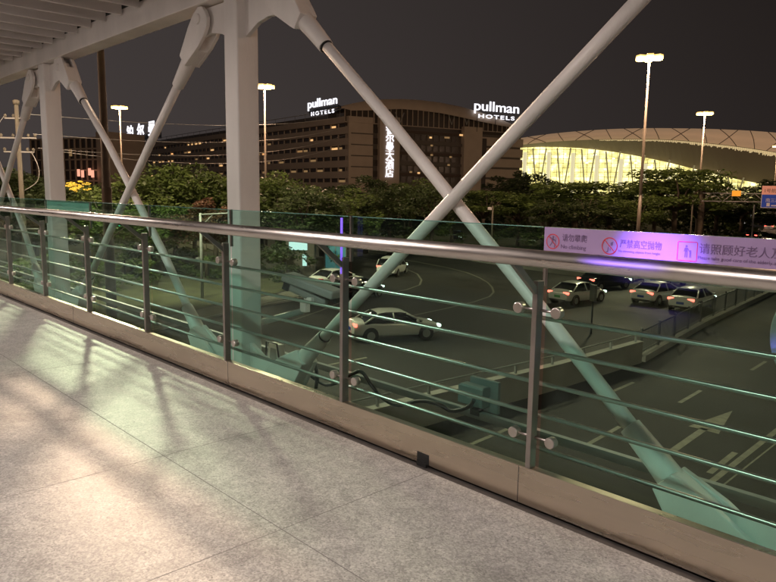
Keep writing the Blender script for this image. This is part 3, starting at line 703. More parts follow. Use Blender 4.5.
for i in range(48): q.b2((-WL+4.5*i, .35, 2), (-WL+4.5*i+.3, .84, 28.4))
q.build('mullion', m_hot, wing)
rw = random.Random(3)
lit = [(-10, 0, 1), (-13, 2, 1), (-27, 1, .7), (-72, 0, .8), (-60, 2, 1), (-67, 2, .6), (-79, 3, 1), (-56, 3, .5), (-46, 3, .5), (-62, 4, .6), (-20, 4, .4)]
for kk in range(46): lit.append((-98-rw.random()*112, rw.randrange(0, 6), rw.choice((.5, 1, 1))))
for kk in range(22): lit.append((-3-rw.random()*92, rw.randrange(0, 7), .4))
for x_, fl, s_ in lit:
    x_ = -WL + 4.5*round((x_+WL)/4.5) + .5; z_ = zf[fl]-1.45
    w_ = rw.choice((1.6, 2.4, 3.6)); MB().b2((x_, .66, z_+.1), (x_+w_, .72, z_+.9)).build('lit_window', m_warmwin if s_ > .6 else m_dimwin, wing)
# front block
frt = thing('hotel_block', 'hotel front with a vertical lit sign under a curved roof', 'building', (c0.x, c0.y, 0), R(75))
# local x runs along the facade away from the corner, local -y faces the bridge
class Pl:
    def __init__(s, o, rz, v=0.): s.o = o; s.x = Vector((math.cos(rz), math.sin(rz), 0)); s.n = Vector((-math.sin(rz), math.cos(rz), 0)); s.v = v
    def hit(s, px, py):
        r = ray(px, py); o = s.o + s.n*s.v; k_ = (o-EYE).dot(s.n)/r.dot(s.n); p = EYE+r*k_; return ((p-s.o).dot(s.x), p.z)
fp = Pl(Vector((c0.x, c0.y, 0)), R(75))
ux = lambda px: fp.hit(px, 140)[0]
u1, u2, u3, u4, u5, u6 = ux(373), ux(379), ux(399), ux(463), ux(481), ux(523)
zt0 = fp.hit(349, 117)[1]
MB().b2((.35, 1.2, 0), (u6, 20, 29.5)).build('wall', m_hotd, frt)
for i in range(8): MB().b2((.0, .0, 28.5-FH*(i+1)+.35), (u1, 1.15, 28.5-FH*i)).build('stone_band', m_hot, frt)
MB().b2((.0, .0, 28.55), (u1, 1.15, 30.4)).build('stone_band', m_hot, frt)
for i in range(8): MB().b2((u1+.1, .7, 28.5-FH*(i+1)+.6), (u2-.1, 1.15, 28.5-FH*i-.9)).build('stair_window', m_win, frt)
MB().b2((u2, -.6, 0), (u3, 1.15, fp.hit(388, 117)[1])).build('sign_tower', m_hot, frt)
for i in range(6):
    zz = 27.2-FH*i*1.0
    MB().b2((u3+.1, .4, zz-.9), (u4-.1, 1.15, zz)).build('balcony_band', m_hotd if i % 2 else m_soff, frt)
    for kk in range(9):
        xx = u3+1.5+kk*(u4-u3-3)/9; MB().b2((xx, .95, zz-2.9), (xx+1.7, 1.14, zz-1.1)).build('window', m_win, frt)
for (px, py, s_) in ((430, 137.5, 1), (445, 137.5, .5), (460, 135, 1), (431, 145.5, .5), (431, 155, .5), (450, 157, .5), (410, 172, .6), (418, 173, 1), (448, 165, .5)):
    u_, z_ = fp.hit(px, py); MB().b2((u_, .2, z_-.25), (u_+(2.0 if py < 138 and px != 430 else .9), .35, z_+.3)).build('lit_window', m_warmwin if s_ > .6 else m_dimwin, frt)
MB().b2((u4, -.8, 0), (u5, 1.15, fp.hit(470, 127)[1])).build('stone_block', m_hot, frt)
for i in range(7): MB().b2((u5, -.2, 26.5-3.6*i-2.9), (u6, 1.15, 26.5-3.6*i)).build('stone_band', m_hot, frt)
MB().b2((u5+.2, -.35, 4), (u5+2.2, -.2, 26)).build('dark_slot', m_win, frt)
q = MB(); aa = [(ux(p_[0]), fp.hit(*p_)[1]+.9) for p_ in ((346, 110), (352, 110.5), (368, 110.5), (385, 109.5), (402, 109), (420, 110.5), (440, 113), (460, 117), (480, 121.5), (500, 125.5), (517, 129))]
na = len(aa); q.add([(u_, 1.1, 27.5) for u_, z_ in aa]+[(u_, 1.1, z_) for u_, z_ in aa]+[(u_, 14, 27.5) for u_, z_ in aa]+[(u_, 14, z_) for u_, z_ in aa], [(i, i+1, na+i+1, na+i) for i in range(na-1)]+[(2*na+i, 2*na+i+1, 3*na+i+1, 3*na+i) for i in range(na-1)]+[(na+i, na+i+1, 3*na+i+1, 3*na+i) for i in range(na-1)]); q.build('attic_glazing', m_win, frt)
q = MB()
for i in range(34):
    u_ = aa[0][0]+(aa[-1][0]-aa[0][0])*i/33; zz = np.interp(u_, [a_[0] for a_ in aa], [a_[1] for a_ in aa]); q.b2((u_-.12, .8, 28.6), (u_+.12, 1.09, max(28.8, zz)))
q.b2((aa[0][0], .74, 28.5), (aa[-1][0], .82, 28.75)); q.build('attic_mullion', m_hot, frt)
# V struts under the roof
for px in (398, 465, 450):
    u_, z_ = fp.hit(px, 125); u2_, z2_ = fp.hit(px+3, 113)
    for s_ in (-1, 1): MB().tube([(u_, -1, z_), (u_+s_*1.6, -1, z2_)], .16, 6).build('roof_strut', m_grey, frt)
# curved lens roof
top = [(341, 107), (352, 103.5), (368, 100.5), (385, 99.2), (402, 99), (420, 100), (440, 102.5), (460, 106.5), (480, 112), (500, 119), (520, 127.5)]
bot = [(341, 107.8), (352, 110.5), (368, 110.5), (385, 109.5), (402, 109), (420, 110.5), (440, 113), (460, 117), (480, 121.5), (500, 125.5), (520, 129)]
fq = Pl(Vector((c0.x, c0.y, 0)), R(75), -4)
T = [fq.hit(*p) for p in top]; B = [fq.hit(*p) for p in bot]; n_ = len(T)
vs = [(u_, -4, z_) for u_, z_ in T] + [(u_, -4, z_) for u_, z_ in B] + [(u_, 22, z_) for u_, z_ in T] + [(u_, 2, min(z_+1.0, T[i][1]-.1)) for i, (u_, z_) in enumerate(B)]
fs = [(i, i+1, n_+i+1, n_+i) for i in range(n_-1)] + [(i, i+1, 2*n_+i+1, 2*n_+i) for i in range(n_-1)]
MB().add(vs, fs, True).build('curved_roof', m_hot, frt)
MB().add([(u_, -3.9, z_) for u_, z_ in B]+[(u_, 3, z_+2) for u_, z_ in B], [(i, i+1, n_+i+1, n_+i) for i in range(n_-1)]).build('roof_soffit', m_hotd, frt)
u_, z_ = fp.hit(388.5, 126)
for i, ch in enumerate('铂尔曼大酒店'):
    text('sign_character', ch, 3.2, (u_-1.4, -.8, z_-2.3-2.72*i), RX, m_sign, frt, .1, offset=.04)
# roof letters: things of their own
def letters(name, body, sub, px0, py0, px1, label, plane, rz, yoff, h, m=m_sign):
    a0 = plane.hit(px0, py0); a1 = plane.hit(px1, py0)
    t_ = thing(name, label, 'sign', plane.o, rz)
    o_ = text('lettering', body, h, (a0[0], yoff, a0[1]), RX, m, t_, .15, offset=.02)
    w_ = o_.dimensions.x; bpy.context.view_layer.update(); w_ = max(v.co.x for v in o_.data.vertices); o_.scale.x = (a1[0]-a0[0])/w_
    return t_, a0, a1, o_
hp = Pl(Vector((c0.x, c0.y, 0)), R(-6.7), 0)
t, a0, a1, _ = letters('roof_sign', 'pullman', None, 307.5, 108.5, 337, 'white roof letters pullman HOTELS on the wing near the middle column', hp, R(-6.7), 0, 3.9)
b0 = hp.hit(311, 115.7); b1 = hp.hit(334, 115.7)
o_ = text('lettering', 'HOTELS', 1.75, (b0[0], 0, b0[1]-.1), RX, m_sign, t, .12, offset=.03, spacing=1.6); o_.scale.x = (b1[0]-b0[0])/max(v.co.x for v in o_.data.vertices)
MB().b2((a0[0], .6, ZR-.2), (a1[0], .8, a0[1]-.3)).build('sign_frame', m_dark, t)
fS = Pl(Vector((c0.x, c0.y, 0)), R(75), -4.6)
t, a0, a1, _ = letters('roof_sign', 'pullman', None, 473.5, 109.8, 519, 'white roof letters pullman HOTELS between the two right braces', fS, R(75), -4.6, 4.6)
b0 = fS.hit(478, 117); b1 = fS.hit(514.5, 117)
o_ = text('lettering', 'HOTELS', 1.8, (b0[0], -4.6, b0[1]-.2), RX, m_sign, t, .1, offset=.03, spacing=1.25); o_.scale.x = (b1[0]-b0[0])/max(v.co.x for v in o_.data.vertices)
for s_ in (.1, .5, .9): MB().tube([(a0[0]+(a1[0]-a0[0])*s_, -4.2, a0[1]-1.5), (a0[0]+(a1[0]-a0[0])*s_, -4.2, a0[1]-7)], .1, 6).build('sign_leg', m_dark, t)
t = thing('roof_characters', 'three white rooftop characters over the far end of the wing', 'sign', c0*1.0, R(-6.7)); t.location.z = 0
a0 = hp.hit(127, 136); a1 = hp.hit(160, 136); dx = (a1[0]-a0[0])/3
for i, ch in enumerate('铂尔曼'):
    o_ = text('sign_character', ch, 7.8, (a0[0]+dx*i, 0, a0[1]-1.2), RX, m_sign, t, .2, offset=.14); o_.scale.x = 1.55
MB().b2((a0[0], .6, 32.6), (a1[0], .8, a0[1]-.6)).build('sign_frame', m_dark, t)

# left gridded building
p = at(88, 150, 260)
t = thing('office_block', 'dim building with a square window grid right of the left column', 'building', (p.x, p.y, 0), math.atan2(_r.y, _r.x)-R(28))
bp2 = Pl(Vector((p.x, p.y, 0)), math.atan2(_r.y, _r.x)-R(28))
x0, x1 = bp2.hit(30, 150)[0], bp2.hit(110, 150)[0]; zt_ = bp2.hit(88, 137)[1]
MB().b2((x0, .6, 0), (x1-6, 15, zt_)).build('wall', m_win, t)
q = MB()
nf = 6; 
for i in range(nf+1): z_ = zt_-i*3.6; q.b2((x0, 0, z_-.5), (x1-6, .55, z_))
for i in range(13): xx = x0+(x1-6-x0)*i/12; q.b2((xx-.2, .05, zt_-22), (xx+.2, .56, zt_-.05))
q.build('facade_grid', m_hot, t)
MB().b2((x1-6, -.5, 0), (x1, 15, zt_+1.5)).build('end_block', m_hot, t)
MB().b2((x0, -2, 0), (x1, -.6, 5)).build('plinth', m_hotd, t)
for px, py in ((84, 173), (88, 174), (95, 172), (98, 174), (76, 153)):
    u_, z_ = bp2.hit(px, py); MB().b2((u_-.7, -2.2, z_-1.2), (u_+.6, -2.05, z_+1.2)).build('lit_window', m_pink if py > 160 else m_dimwin, t)

# ================================================================== TERMINAL
o0 = at(640, 190, 285); tv = Vector((o0.x, o0.y, 0)).normalized(); trz = math.atan2(-tv.x, tv.y)
T0 = Vector((o0.x, o0.y, 0))
term = thing('airport_terminal', 'large terminal with an arched ribbed roof and glowing yellow glass wall', 'building', T0, trz)
P0 = Pl(T0, trz, 0); P1 = Pl(T0, trz, -18)
def curve(pl, pts, xs): 
    ys = np.interp(xs, [p_[0] for p_ in pts], [p_[1] for p_ in pts]); 
    k_ = np.ones(5)/5; yp = np.pad(ys, 2, mode='edge'); ys = np.convolve(yp, k_, 'valid')
    return [pl.hit(float(a_), float(b_)) for a_, b_ in zip(xs, ys)]
xs = np.arange(492, 940, 6.)
rt = curve(P1, [(492, 145), (505, 141), (520, 138), (545, 134.3), (575, 131.3), (610, 129), (650, 128), (700, 128.6), (740, 130), (776, 132.5), (850, 141), (940, 160)], xs)
rbm = curve(P1, [(492, 148), (505, 147), (520, 145), (545, 142.2), (575, 140.3), (610, 139), (650, 138.8), (680, 140), (700, 142), (740, 146.5), (776, 152), (850, 165), (940, 185)], xs)
sf = curve(P0, [(492, 150), (505, 149), (530, 147), (560, 147), (590, 149), (620, 153), (660, 161), (700, 171), (740, 181), (776, 187), (850, 196), (940, 200)], xs)
n_ = len(xs); rows = 7; vs = []
for i in range(n_):
    for k_ in range(rows):
        a_ = k_/(rows-1); z_ = rt[i][1]*(1-a_)+rbm[i][1]*a_; u_ = rt[i][0]*(1-a_)+rbm[i][0]*a_
        vs.append((u_, -18-2.4*math.sin(math.pi*a_), z_))
MB().add(vs, [(i*rows+k_, i*rows+k_+1, (i+1)*rows+k_+1, (i+1)*rows+k_) for i in range(n_-1) for k_ in range(rows-1)], True).build('roof_edge', mat('roof_membrane_glow', (.50, .33, .20), .6, noise=.06, nscale=.1, emit=(.60, .38, .22), estr=.36), term)  # emission stands in for light on the roof edge
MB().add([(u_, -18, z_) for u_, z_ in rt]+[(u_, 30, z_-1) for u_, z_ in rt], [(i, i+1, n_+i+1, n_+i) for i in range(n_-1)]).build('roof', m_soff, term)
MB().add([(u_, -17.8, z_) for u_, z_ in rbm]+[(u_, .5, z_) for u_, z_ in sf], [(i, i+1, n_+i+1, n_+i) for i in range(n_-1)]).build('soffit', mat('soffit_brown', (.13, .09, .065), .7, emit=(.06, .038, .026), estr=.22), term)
# crossing ribs over the roof edge
for i in range(2, n_-6, 4):
    for (s_, e_) in ((0, 3), (3, 0)) if (i//4) % 2 else ((1, 2),):
        pts = []
        for k_ in range(rows):
            a_ = k_/(rows-1); ii = i + (s_+(e_-s_)*a_); i0 = int(ii); fr = ii-i0; i1 = min(i0+1, n_-1)
            z_ = (rt[i0][1]*(1-fr)+rt[i1][1]*fr)*(1-a_)+(rbm[i0][1]*(1-fr)+rbm[i1][1]*fr)*a_
            u_ = (rt[i0][0]*(1-fr)+rt[i1][0]*fr); pts.append((u_, -18.15-2.4*math.sin(math.pi*a_), z_))
        MB().tube(pts, .12, 5).build('roof_rib', m_soff, term)
# clerestory lights between roof edge and soffit
q = MB(); rl_ = random.Random(4)
for i in range(n_-1):
    if xs[i] < 596: continue
    for s_ in (0, .2, .4, .6, .8):
        z_ = rbm[i][1]*(1-s_)+rbm[i+1][1]*s_; u_ = rbm[i][0]*(1-s_)+rbm[i+1][0]*s_; hh = min(1.6, .35+(xs[i]-596)/140)*rl_.uniform(.5, 1)
        q.box((u_, -17.95, z_-.2-hh/2), (.28, .2, hh))
q.build('clerestory_lights', emit('clerestory', (1, .78, .4), .55), term)
# glowing glass wall
def wall_mat():
    m = bpy.data.materials.new('lit_glass_wall'); m.use_nodes = True; nt = m.node_tree; n = nt.nodes; l = nt.links; b_ = n['Principled BSDF']
    t_ = n.new('ShaderNodeTexCoord')
    mp = n.new('ShaderNodeMapping'); mp.inputs['Scale'].default_value = (.10, 1, .16); l.new(t_.outputs['Object'], mp.inputs[0])
    nz = n.new('ShaderNodeTexNoise'); nz.inputs['Scale'].default_value = 2.2; nz.inputs['Detail'].default_value = 8; nz.inputs['Roughness'].default_value = .65; l.new(mp.outputs[0], nz.inputs[0])
    cr_ = n.new('ShaderNodeValToRGB'); l.new(nz.outputs['Fac'], cr_.inputs[0])
    e = cr_.color_ramp.elements; e[0].position = .34; e[0].color = (.26, .22, .06, 1); e[1].position = .66; e[1].color = (1.15, 1.0, .50, 1)
    k_ = e.new(.5); k_.color = (.66, .58, .2, 1)
    b_.inputs['Base Color'].default_value = (.1, .1, .08, 1); l.new(cr_.outputs[0], b_.inputs['Emission Color']); b_.inputs['Emission Strength'].default_value = 2.5
    return m
m_tw = wall_mat()
MB().add([(u_, 0, z_+.3) for u_, z_ in sf]+[(u_, 0, 0) for u_, z_ in sf], [(i, i+1, n_+i+1, n_+i) for i in range(n_-1)]).build('glass_wall', m_tw, term)
q = MB()
for z_ in np.arange(2, 26, 1.75):
    us = [u_ for u_, zz in sf if zz > z_+.2]
    if us: q.b2((min(us), -.25, z_-.07), (max(us), -.1, z_+.07))
q.build('transoms', mat('mullion_grey', (.28, .27, .2), .5), term)
q = MB()
for i in range(0, n_-1, 1):
    u_, z_ = sf[i]
    if z_ > 4: q.b2((u_-.08, -.4, 0), (u_+.08, -.26, z_))
q.build('mullions', mat('mullion_grey', (.28, .27, .2), .5), term)
m_col = mat('column_cream_glow', (.5, .48, .36), .6, emit=(.75, .68, .42), estr=.9)  # glow stands in for hall light on the columns
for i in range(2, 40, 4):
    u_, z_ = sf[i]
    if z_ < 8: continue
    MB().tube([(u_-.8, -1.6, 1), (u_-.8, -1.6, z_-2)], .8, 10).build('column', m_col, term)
    for s_ in (-1, 1): MB().tube([(u_+5, -3, 4), (u_+5+s_*2.6, -3, z_-.6)], .28, 6).build('raking_strut', mat('strut_grey_glow', (.2, .19, .14), .5, emit=(.35, .3, .15), estr=.5), term)  # struts glow in place of hall light falling on them
lp = random.Random(9)
for i in range(26):
    k_ = lp.randrange(2, 34); u_, z_ = sf[k_]
    if z_ > 7: MB().tube([(u_+lp.uniform(-2, 2), -.8, z_-lp.uniform(2, 7)), (u_+.6, -.9, z_-4)], .01, 4)
    if z_ > 7: MB().box((u_+lp.uniform(-2, 2), -.8, z_-lp.uniform(1.5, 8)), (lp.uniform(.5, 1.6), .2, lp.uniform(.4, 1.0))).build('ceiling_lamp', m_strip, term)

# ================================================================== TREES
def leaf_mesh(name, kind, seed, m):
    rg = np.random.default_rng(seed)
    if kind == 'round': nc, per, ls = 34, 130, .15
    elif kind == 'broad': nc, per, ls = 46, 120, .13
    elif kind == 'bush': nc, per, ls = 16, 110, .16
    else: nc, per, ls = 30, 120, .15
    cs = []
    while len(cs) < nc:
        p_ = rg.uniform(-1, 1, 3)
        if kind == 'broad':
            p_[2] = rg.choice([-.45, 0., .42])+rg.normal(0, .08); rmax = .95-.45*max(0, p_[2])
            if math.hypot(p_[0], p_[1]) > rmax: continue
        else:
            r_ = np.linalg.norm(p_)
            if r_ > 1 or r_ < .35: continue
        cs.append(p_)
    V = []; 
    for c in cs:
        cr_ = rg.uniform(.20, .36); fl = .55 if kind == 'broad' else .8
        d_ = rg.normal(0, 1, (per, 3)); d_ /= np.linalg.norm(d_, axis=1)[:, None]; rad = cr_*rg.uniform(.35, 1.05, per)**.6
        pts = c + d_*rad[:, None]*np.array([1, 1, fl])
        a_ = rg.normal(0, 1, (per, 3)); a_[:, 2] *= .5; a_ /= np.linalg.norm(a_, axis=1)[:, None]
        b_ = np.cross(a_, rg.normal(0, 1, (per, 3))); b_ /= np.linalg.norm(b_, axis=1)[:, None]
        s_ = ls*rg.uniform(.25, .62, per)[:, None]
        V.append(np.stack([pts-a_*s_*.8, pts+b_*s_*.45, pts+a_*s_*.8, pts-b_*s_*.45], 1).reshape(-1, 3))
    V = np.concatenate(V); nq = len(V)//4
    me = bpy.data.meshes.new(name); me.vertices.add(len(V)); me.vertices.foreach_set('co', V.ravel())
    me.loops.add(nq*4); me.loops.foreach_set('vertex_index', np.arange(nq*4)); me.polygons.add(nq)
    me.polygons.foreach_set('loop_start', np.arange(nq)*4); me.polygons.foreach_set('loop_total', np.full(nq, 4)); me.update(); me.validate()
    me.materials.append(m); return me, cs
def trunk_mesh(cs, seed, h0=-2.2):
    rg = random.Random(seed); q = MB(); base = Vector((0, 0, h0)); fork = Vector((rg.uniform(-.06, .06), rg.uniform(-.06, .06), -.8))
    q.tube([base, base.lerp(fork, .5)+Vector((.02, .02, 0)), fork], [.075, .055, .05], 8)
    for c in cs[::3]:
        c = Vector([float(v_) for v_ in c])*.85; mid = fork.lerp(c, .5)+Vector((rg.uniform(-.08, .08), rg.uniform(-.08, .08), .05)); q.tube([fork, mid, c], [.032, .02, .006], 5)
    me = bpy.data.meshes.new('trunk'); me.from_pydata(q.v, [], q.f); me.polygons.foreach_set('use_smooth', q.sm); me.materials.append(m_bark); return me
protos = {}
for kind, mi, sd in (('round', 0, 1), ('round', 0, 2), ('round', 1, 3), ('broad', 0, 4), ('broad', 0, 5), ('broad', 1, 6), ('round', 2, 7)):
    lm, cs = leaf_mesh('crown', kind, sd, m_leaf[mi]); protos.setdefault((kind, mi), []).append((lm, trunk_mesh(cs, sd)))
bushes = [leaf_mesh('foliage', 'bush', 20+i, m_leaf[i % 2])[0] for i in range(3)]
tr = random.Random(11)
def tree(px, py, d, rad, kind, mi, label, h=None, low=2.6):
    p_ = foot(px, d); zt_ = ztop(px, py, d); hz = max(1.2, (zt_-low)/2); zc = low+hz
    lm, tm = tr.choice(protos[(kind, mi)])
    t_ = thing('tree', label, 'tree', (p_.x, p_.y, 0), tr.uniform(0, 6.28), 'trees around the junction')
    c_ = link('crown', lm, t_); c_.location = (0, 0, zc); c_.scale = (rad/1.15, rad/1.15, hz/1.12)
    k_ = link('trunk', tm, t_); k_.location = (0, 0, zc); sz = zc/2.2
    k_.scale = (rad/1.15, rad/1.15, sz)
    return t_
TR = [
 (5, 168, 66, 5, 'round', 1, 'dark tree at the left edge behind the utility pole'),
 (34, 172, 70, 5, 'round', 1, 'dark tree between the utility pole and the left column'),
 (62, 186, 62, 4.0, 'round', 1, 'dark low tree just right of the left column'),
 (88, 184, 70, 4.6, 'round', 0, 'tree behind the golden lights'),
 (108, 186, 58, 3.6, 'round', 0, 'small tree at the foot of the brown mast pole'),
 (130, 176, 66, 4.6, 'round', 0, 'green tree under the rooftop characters'),
 (152, 166, 72, 4.8, 'round', 0, 'green tree left of centre between braces and middle column'),
 (172, 163, 68, 4.6, 'round', 0, 'tallest green tree left of the middle column'),
 (194, 170, 74, 4.8, 'round', 0, 'green tree second left of the middle column'),
 (214, 163, 70, 4.6, 'round', 0, 'green tree touching the middle column on its left'),
 (205, 196, 58, 2.8, 'round', 2, 'brownish tree in front of the green ones left of the column'),
 (160, 196, 60, 3.2, 'round', 0, 'low tree with open crown above the left handrail'),
 (236, 172, 76, 5, 'round', 0, 'green tree hidden behind the middle column'),
 (262, 170, 78, 5, 'round', 0, 'leafy tree under the lamp right of the middle column'),
 (284, 177, 72, 4.8, 'round', 0, 'tree under the left hotel wing, first in its row'),
 (303, 186, 62, 4.4, 'round', 1, 'dark tree hanging over the kiosk'),
 (322, 186, 78, 5, 'round', 1, 'dark tree left of the hotel corner'),
 (345, 187, 70, 4.2, 'round', 0, 'leafy low tree below the hotel corner'),
 (366, 176, 82, 5, 'round', 1, 'dark tree under the stone bands of the hotel'),
 (390, 186, 76, 4.8, 'round', 1, 'dark tree under the vertical sign'),
 (412, 178, 86, 5, 'round', 0, 'green tree right of the vertical sign'),
 (433, 184, 78, 4.6, 'round', 1, 'dark tree left of the brace crossing'),
 (452, 190, 92, 4.6, 'round', 1, 'dark tree behind the brace crossing'),
 (484, 182, 92, 5.0, 'broad', 0, 'lighter green tree just right of the brace crossing'),
 (508, 176, 150, 8, 'round', 1, 'black silhouetted tree before the left end of the terminal'),
 (528, 171, 165, 8, 'round', 1, 'taller black silhouetted tree before the lit glass wall'),
 (545, 189, 100, 6.5, 'broad', 0, 'broad tree left of the layered tree'),
 (578, 169, 96, 8.8, 'broad', 0, 'wide layered tree in front of the glowing wall'),
 (612, 186, 104, 7.0, 'broad', 0, 'wide tree just left of the tall mast lamp'),
 (655, 166, 106, 6.5, 'broad', 0, 'tree right beside the tall mast pole'),
 (676, 153, 98, 7.5, 'broad', 0, 'tallest bright tree right of the tall mast'),
 (716, 175, 118, 7.0, 'broad', 1, 'dark spreading tree behind the gantry arm'),
 (742, 184, 128, 6.5, 'broad', 1, 'dark tree behind the blue sign'),
 (700, 188, 112, 5.5, 'broad', 0, 'tree behind the gantry post'),
 (640, 196, 88, 3.6, 'round', 0, 'small round tree left of the tall mast foot'),
 (590, 200, 84, 4.0, 'round', 1, 'small dark tree above the left part of the banner'),
 (550, 200, 88, 4.0, 'round', 1, 'small dark tree above the banner corner'),
 (519, 196, 96, 4.2, 'broad', 0, 'small tree right of the white post lamp'),
 (775, 178, 190, 7, 'round', 1, 'dark far tree at the right edge'),
]
for (px, py, d, rad, kind, mi, lb) in TR: tree(px, py, d, rad, kind, mi, lb, low=3.8 if d > 80 else 2.4)
# far woods: a mass of crowns behind
V = []; Fc = []
allv = []
rg = np.random.default_rng(5); lm0 = protos[('round', 1)][0][0]; cv = np.empty(len(lm0.vertices)*3); lm0.vertices.foreach_get('co', cv); cv = cv.reshape(-1, 3)[:14000]; cv = cv[:len(cv)//4*4]
for px in range(-80, 760, 22):
    d = rg.uniform(125, 165); p_ = foot(px+rg.uniform(-8, 8), d); s_ = rg.uniform(6, 8); h_ = rg.uniform(4.2, 5.0)
    h_ *= .8; allv.append(cv*np.array([s_, s_, h_]) + np.array([p_.x, p_.y, h_*.95]))
allv = np.concatenate(allv); nq = len(allv)//4
me = bpy.data.meshes.new('far_wood'); me.vertices.add(len(allv)); me.vertices.foreach_set('co', allv.ravel()); me.loops.add(nq*4); me.loops.foreach_set('vertex_index', np.arange(nq*4)); me.polygons.add(nq)
me.polygons.foreach_set('loop_start', np.arange(nq)*4); me.polygons.foreach_set('loop_total', np.full(nq, 4)); me.update(); me.materials.append(m_leaf[1])
o = link('far_wood', me); o['kind'] = 'stuff'; o['label'] = 'dark mass of distant trees behind the nearer ones'
# shrubs
def shrub(px, d, r_, h_, label):
    p_ = foot(px, d); o_ = link('shrub', tr.choice(bushes)); o_.location = (p_.x, p_.y, h_*.5); o_.scale = (r_/1.1, r_/1.1, h_/1.8); o_.rotation_euler = (0, 0, tr.uniform(0, 6))
    tag(o_, label, 'shrub', 'shrubs on the lawns')
SH = [(70, 56, 2.4, 2.2, 'dark shrub below the left column glass'), (100, 52, 2.2, 2.0, 'shrub behind the glass left of the brace'), (125, 55, 2.6, 2.4, 'shrub behind the glass under the left crossing'),
 (150, 60, 3, 2.6, 'broad shrub left of the camera pole'), (176, 62, 3, 2.8, 'broad shrub touching the camera pole'), (212, 58, 2.6, 2.4, 'shrub left of the middle column foot'),
 (262, 60, 3, 2.6, 'shrub right of the middle column'), (284, 56, 2.6, 3.0, 'dark shrub beside the kiosk'), (318, 58, 2.2, 3.2, 'dark shrub between kiosk and shelter'),
 (372, 86, 3.5, 2.6, 'shrub on the far verge left of the rising brace'), (400, 88, 3.5, 2.4, 'shrub on the far verge under the braces'), (432, 90, 4, 3.0, 'dark shrub left of the car headlights'), (470, 92, 3, 2.2, 'shrub right of the car headlights'),
 (520, 86, 4, 3.0, 'shrub by the top of the banner post'), (560, 88, 4, 2.8, 'shrub over the banner beginning'), (600, 90, 4.2, 2.8, 'shrub over the banner middle icon'), (632, 92, 4, 2.6, 'shrub at the tall mast foot'), (668, 94, 4, 2.6, 'shrub right of the tall mast foot'),
 (686, 118, 3, 2.0, 'small clipped shrub near the gantry post'), (716, 116, 3, 2.0, 'clipped shrub right of the gantry post'), (736, 124, 4.2, 3.0, 'round shrub beside the ramp start'), (-10, 50, 3, 3, 'shrub at the left edge'), (30, 52, 3, 2.6, 'shrub left of the left column')]
for a_ in SH: shrub(*a_)
# golden lit decoration
p_ = foot(82, 60); t = thing('golden_light_tree', 'glowing golden light decoration right of the left column', 'light', p_)
zt_ = ztop(82, 184, 60); gm, _cs = leaf_mesh('golden_cluster', 'bush', 40, m_gold)
c_ = link('golden_cluster', gm, t); c_.location = (0, 0, zt_-.2); c_.scale = (1.05, 1.05, .45)
MB().tube([(0, 0, 0), (0, 0, zt_-.3)], .08, 8).build('stem', m_dark, t)

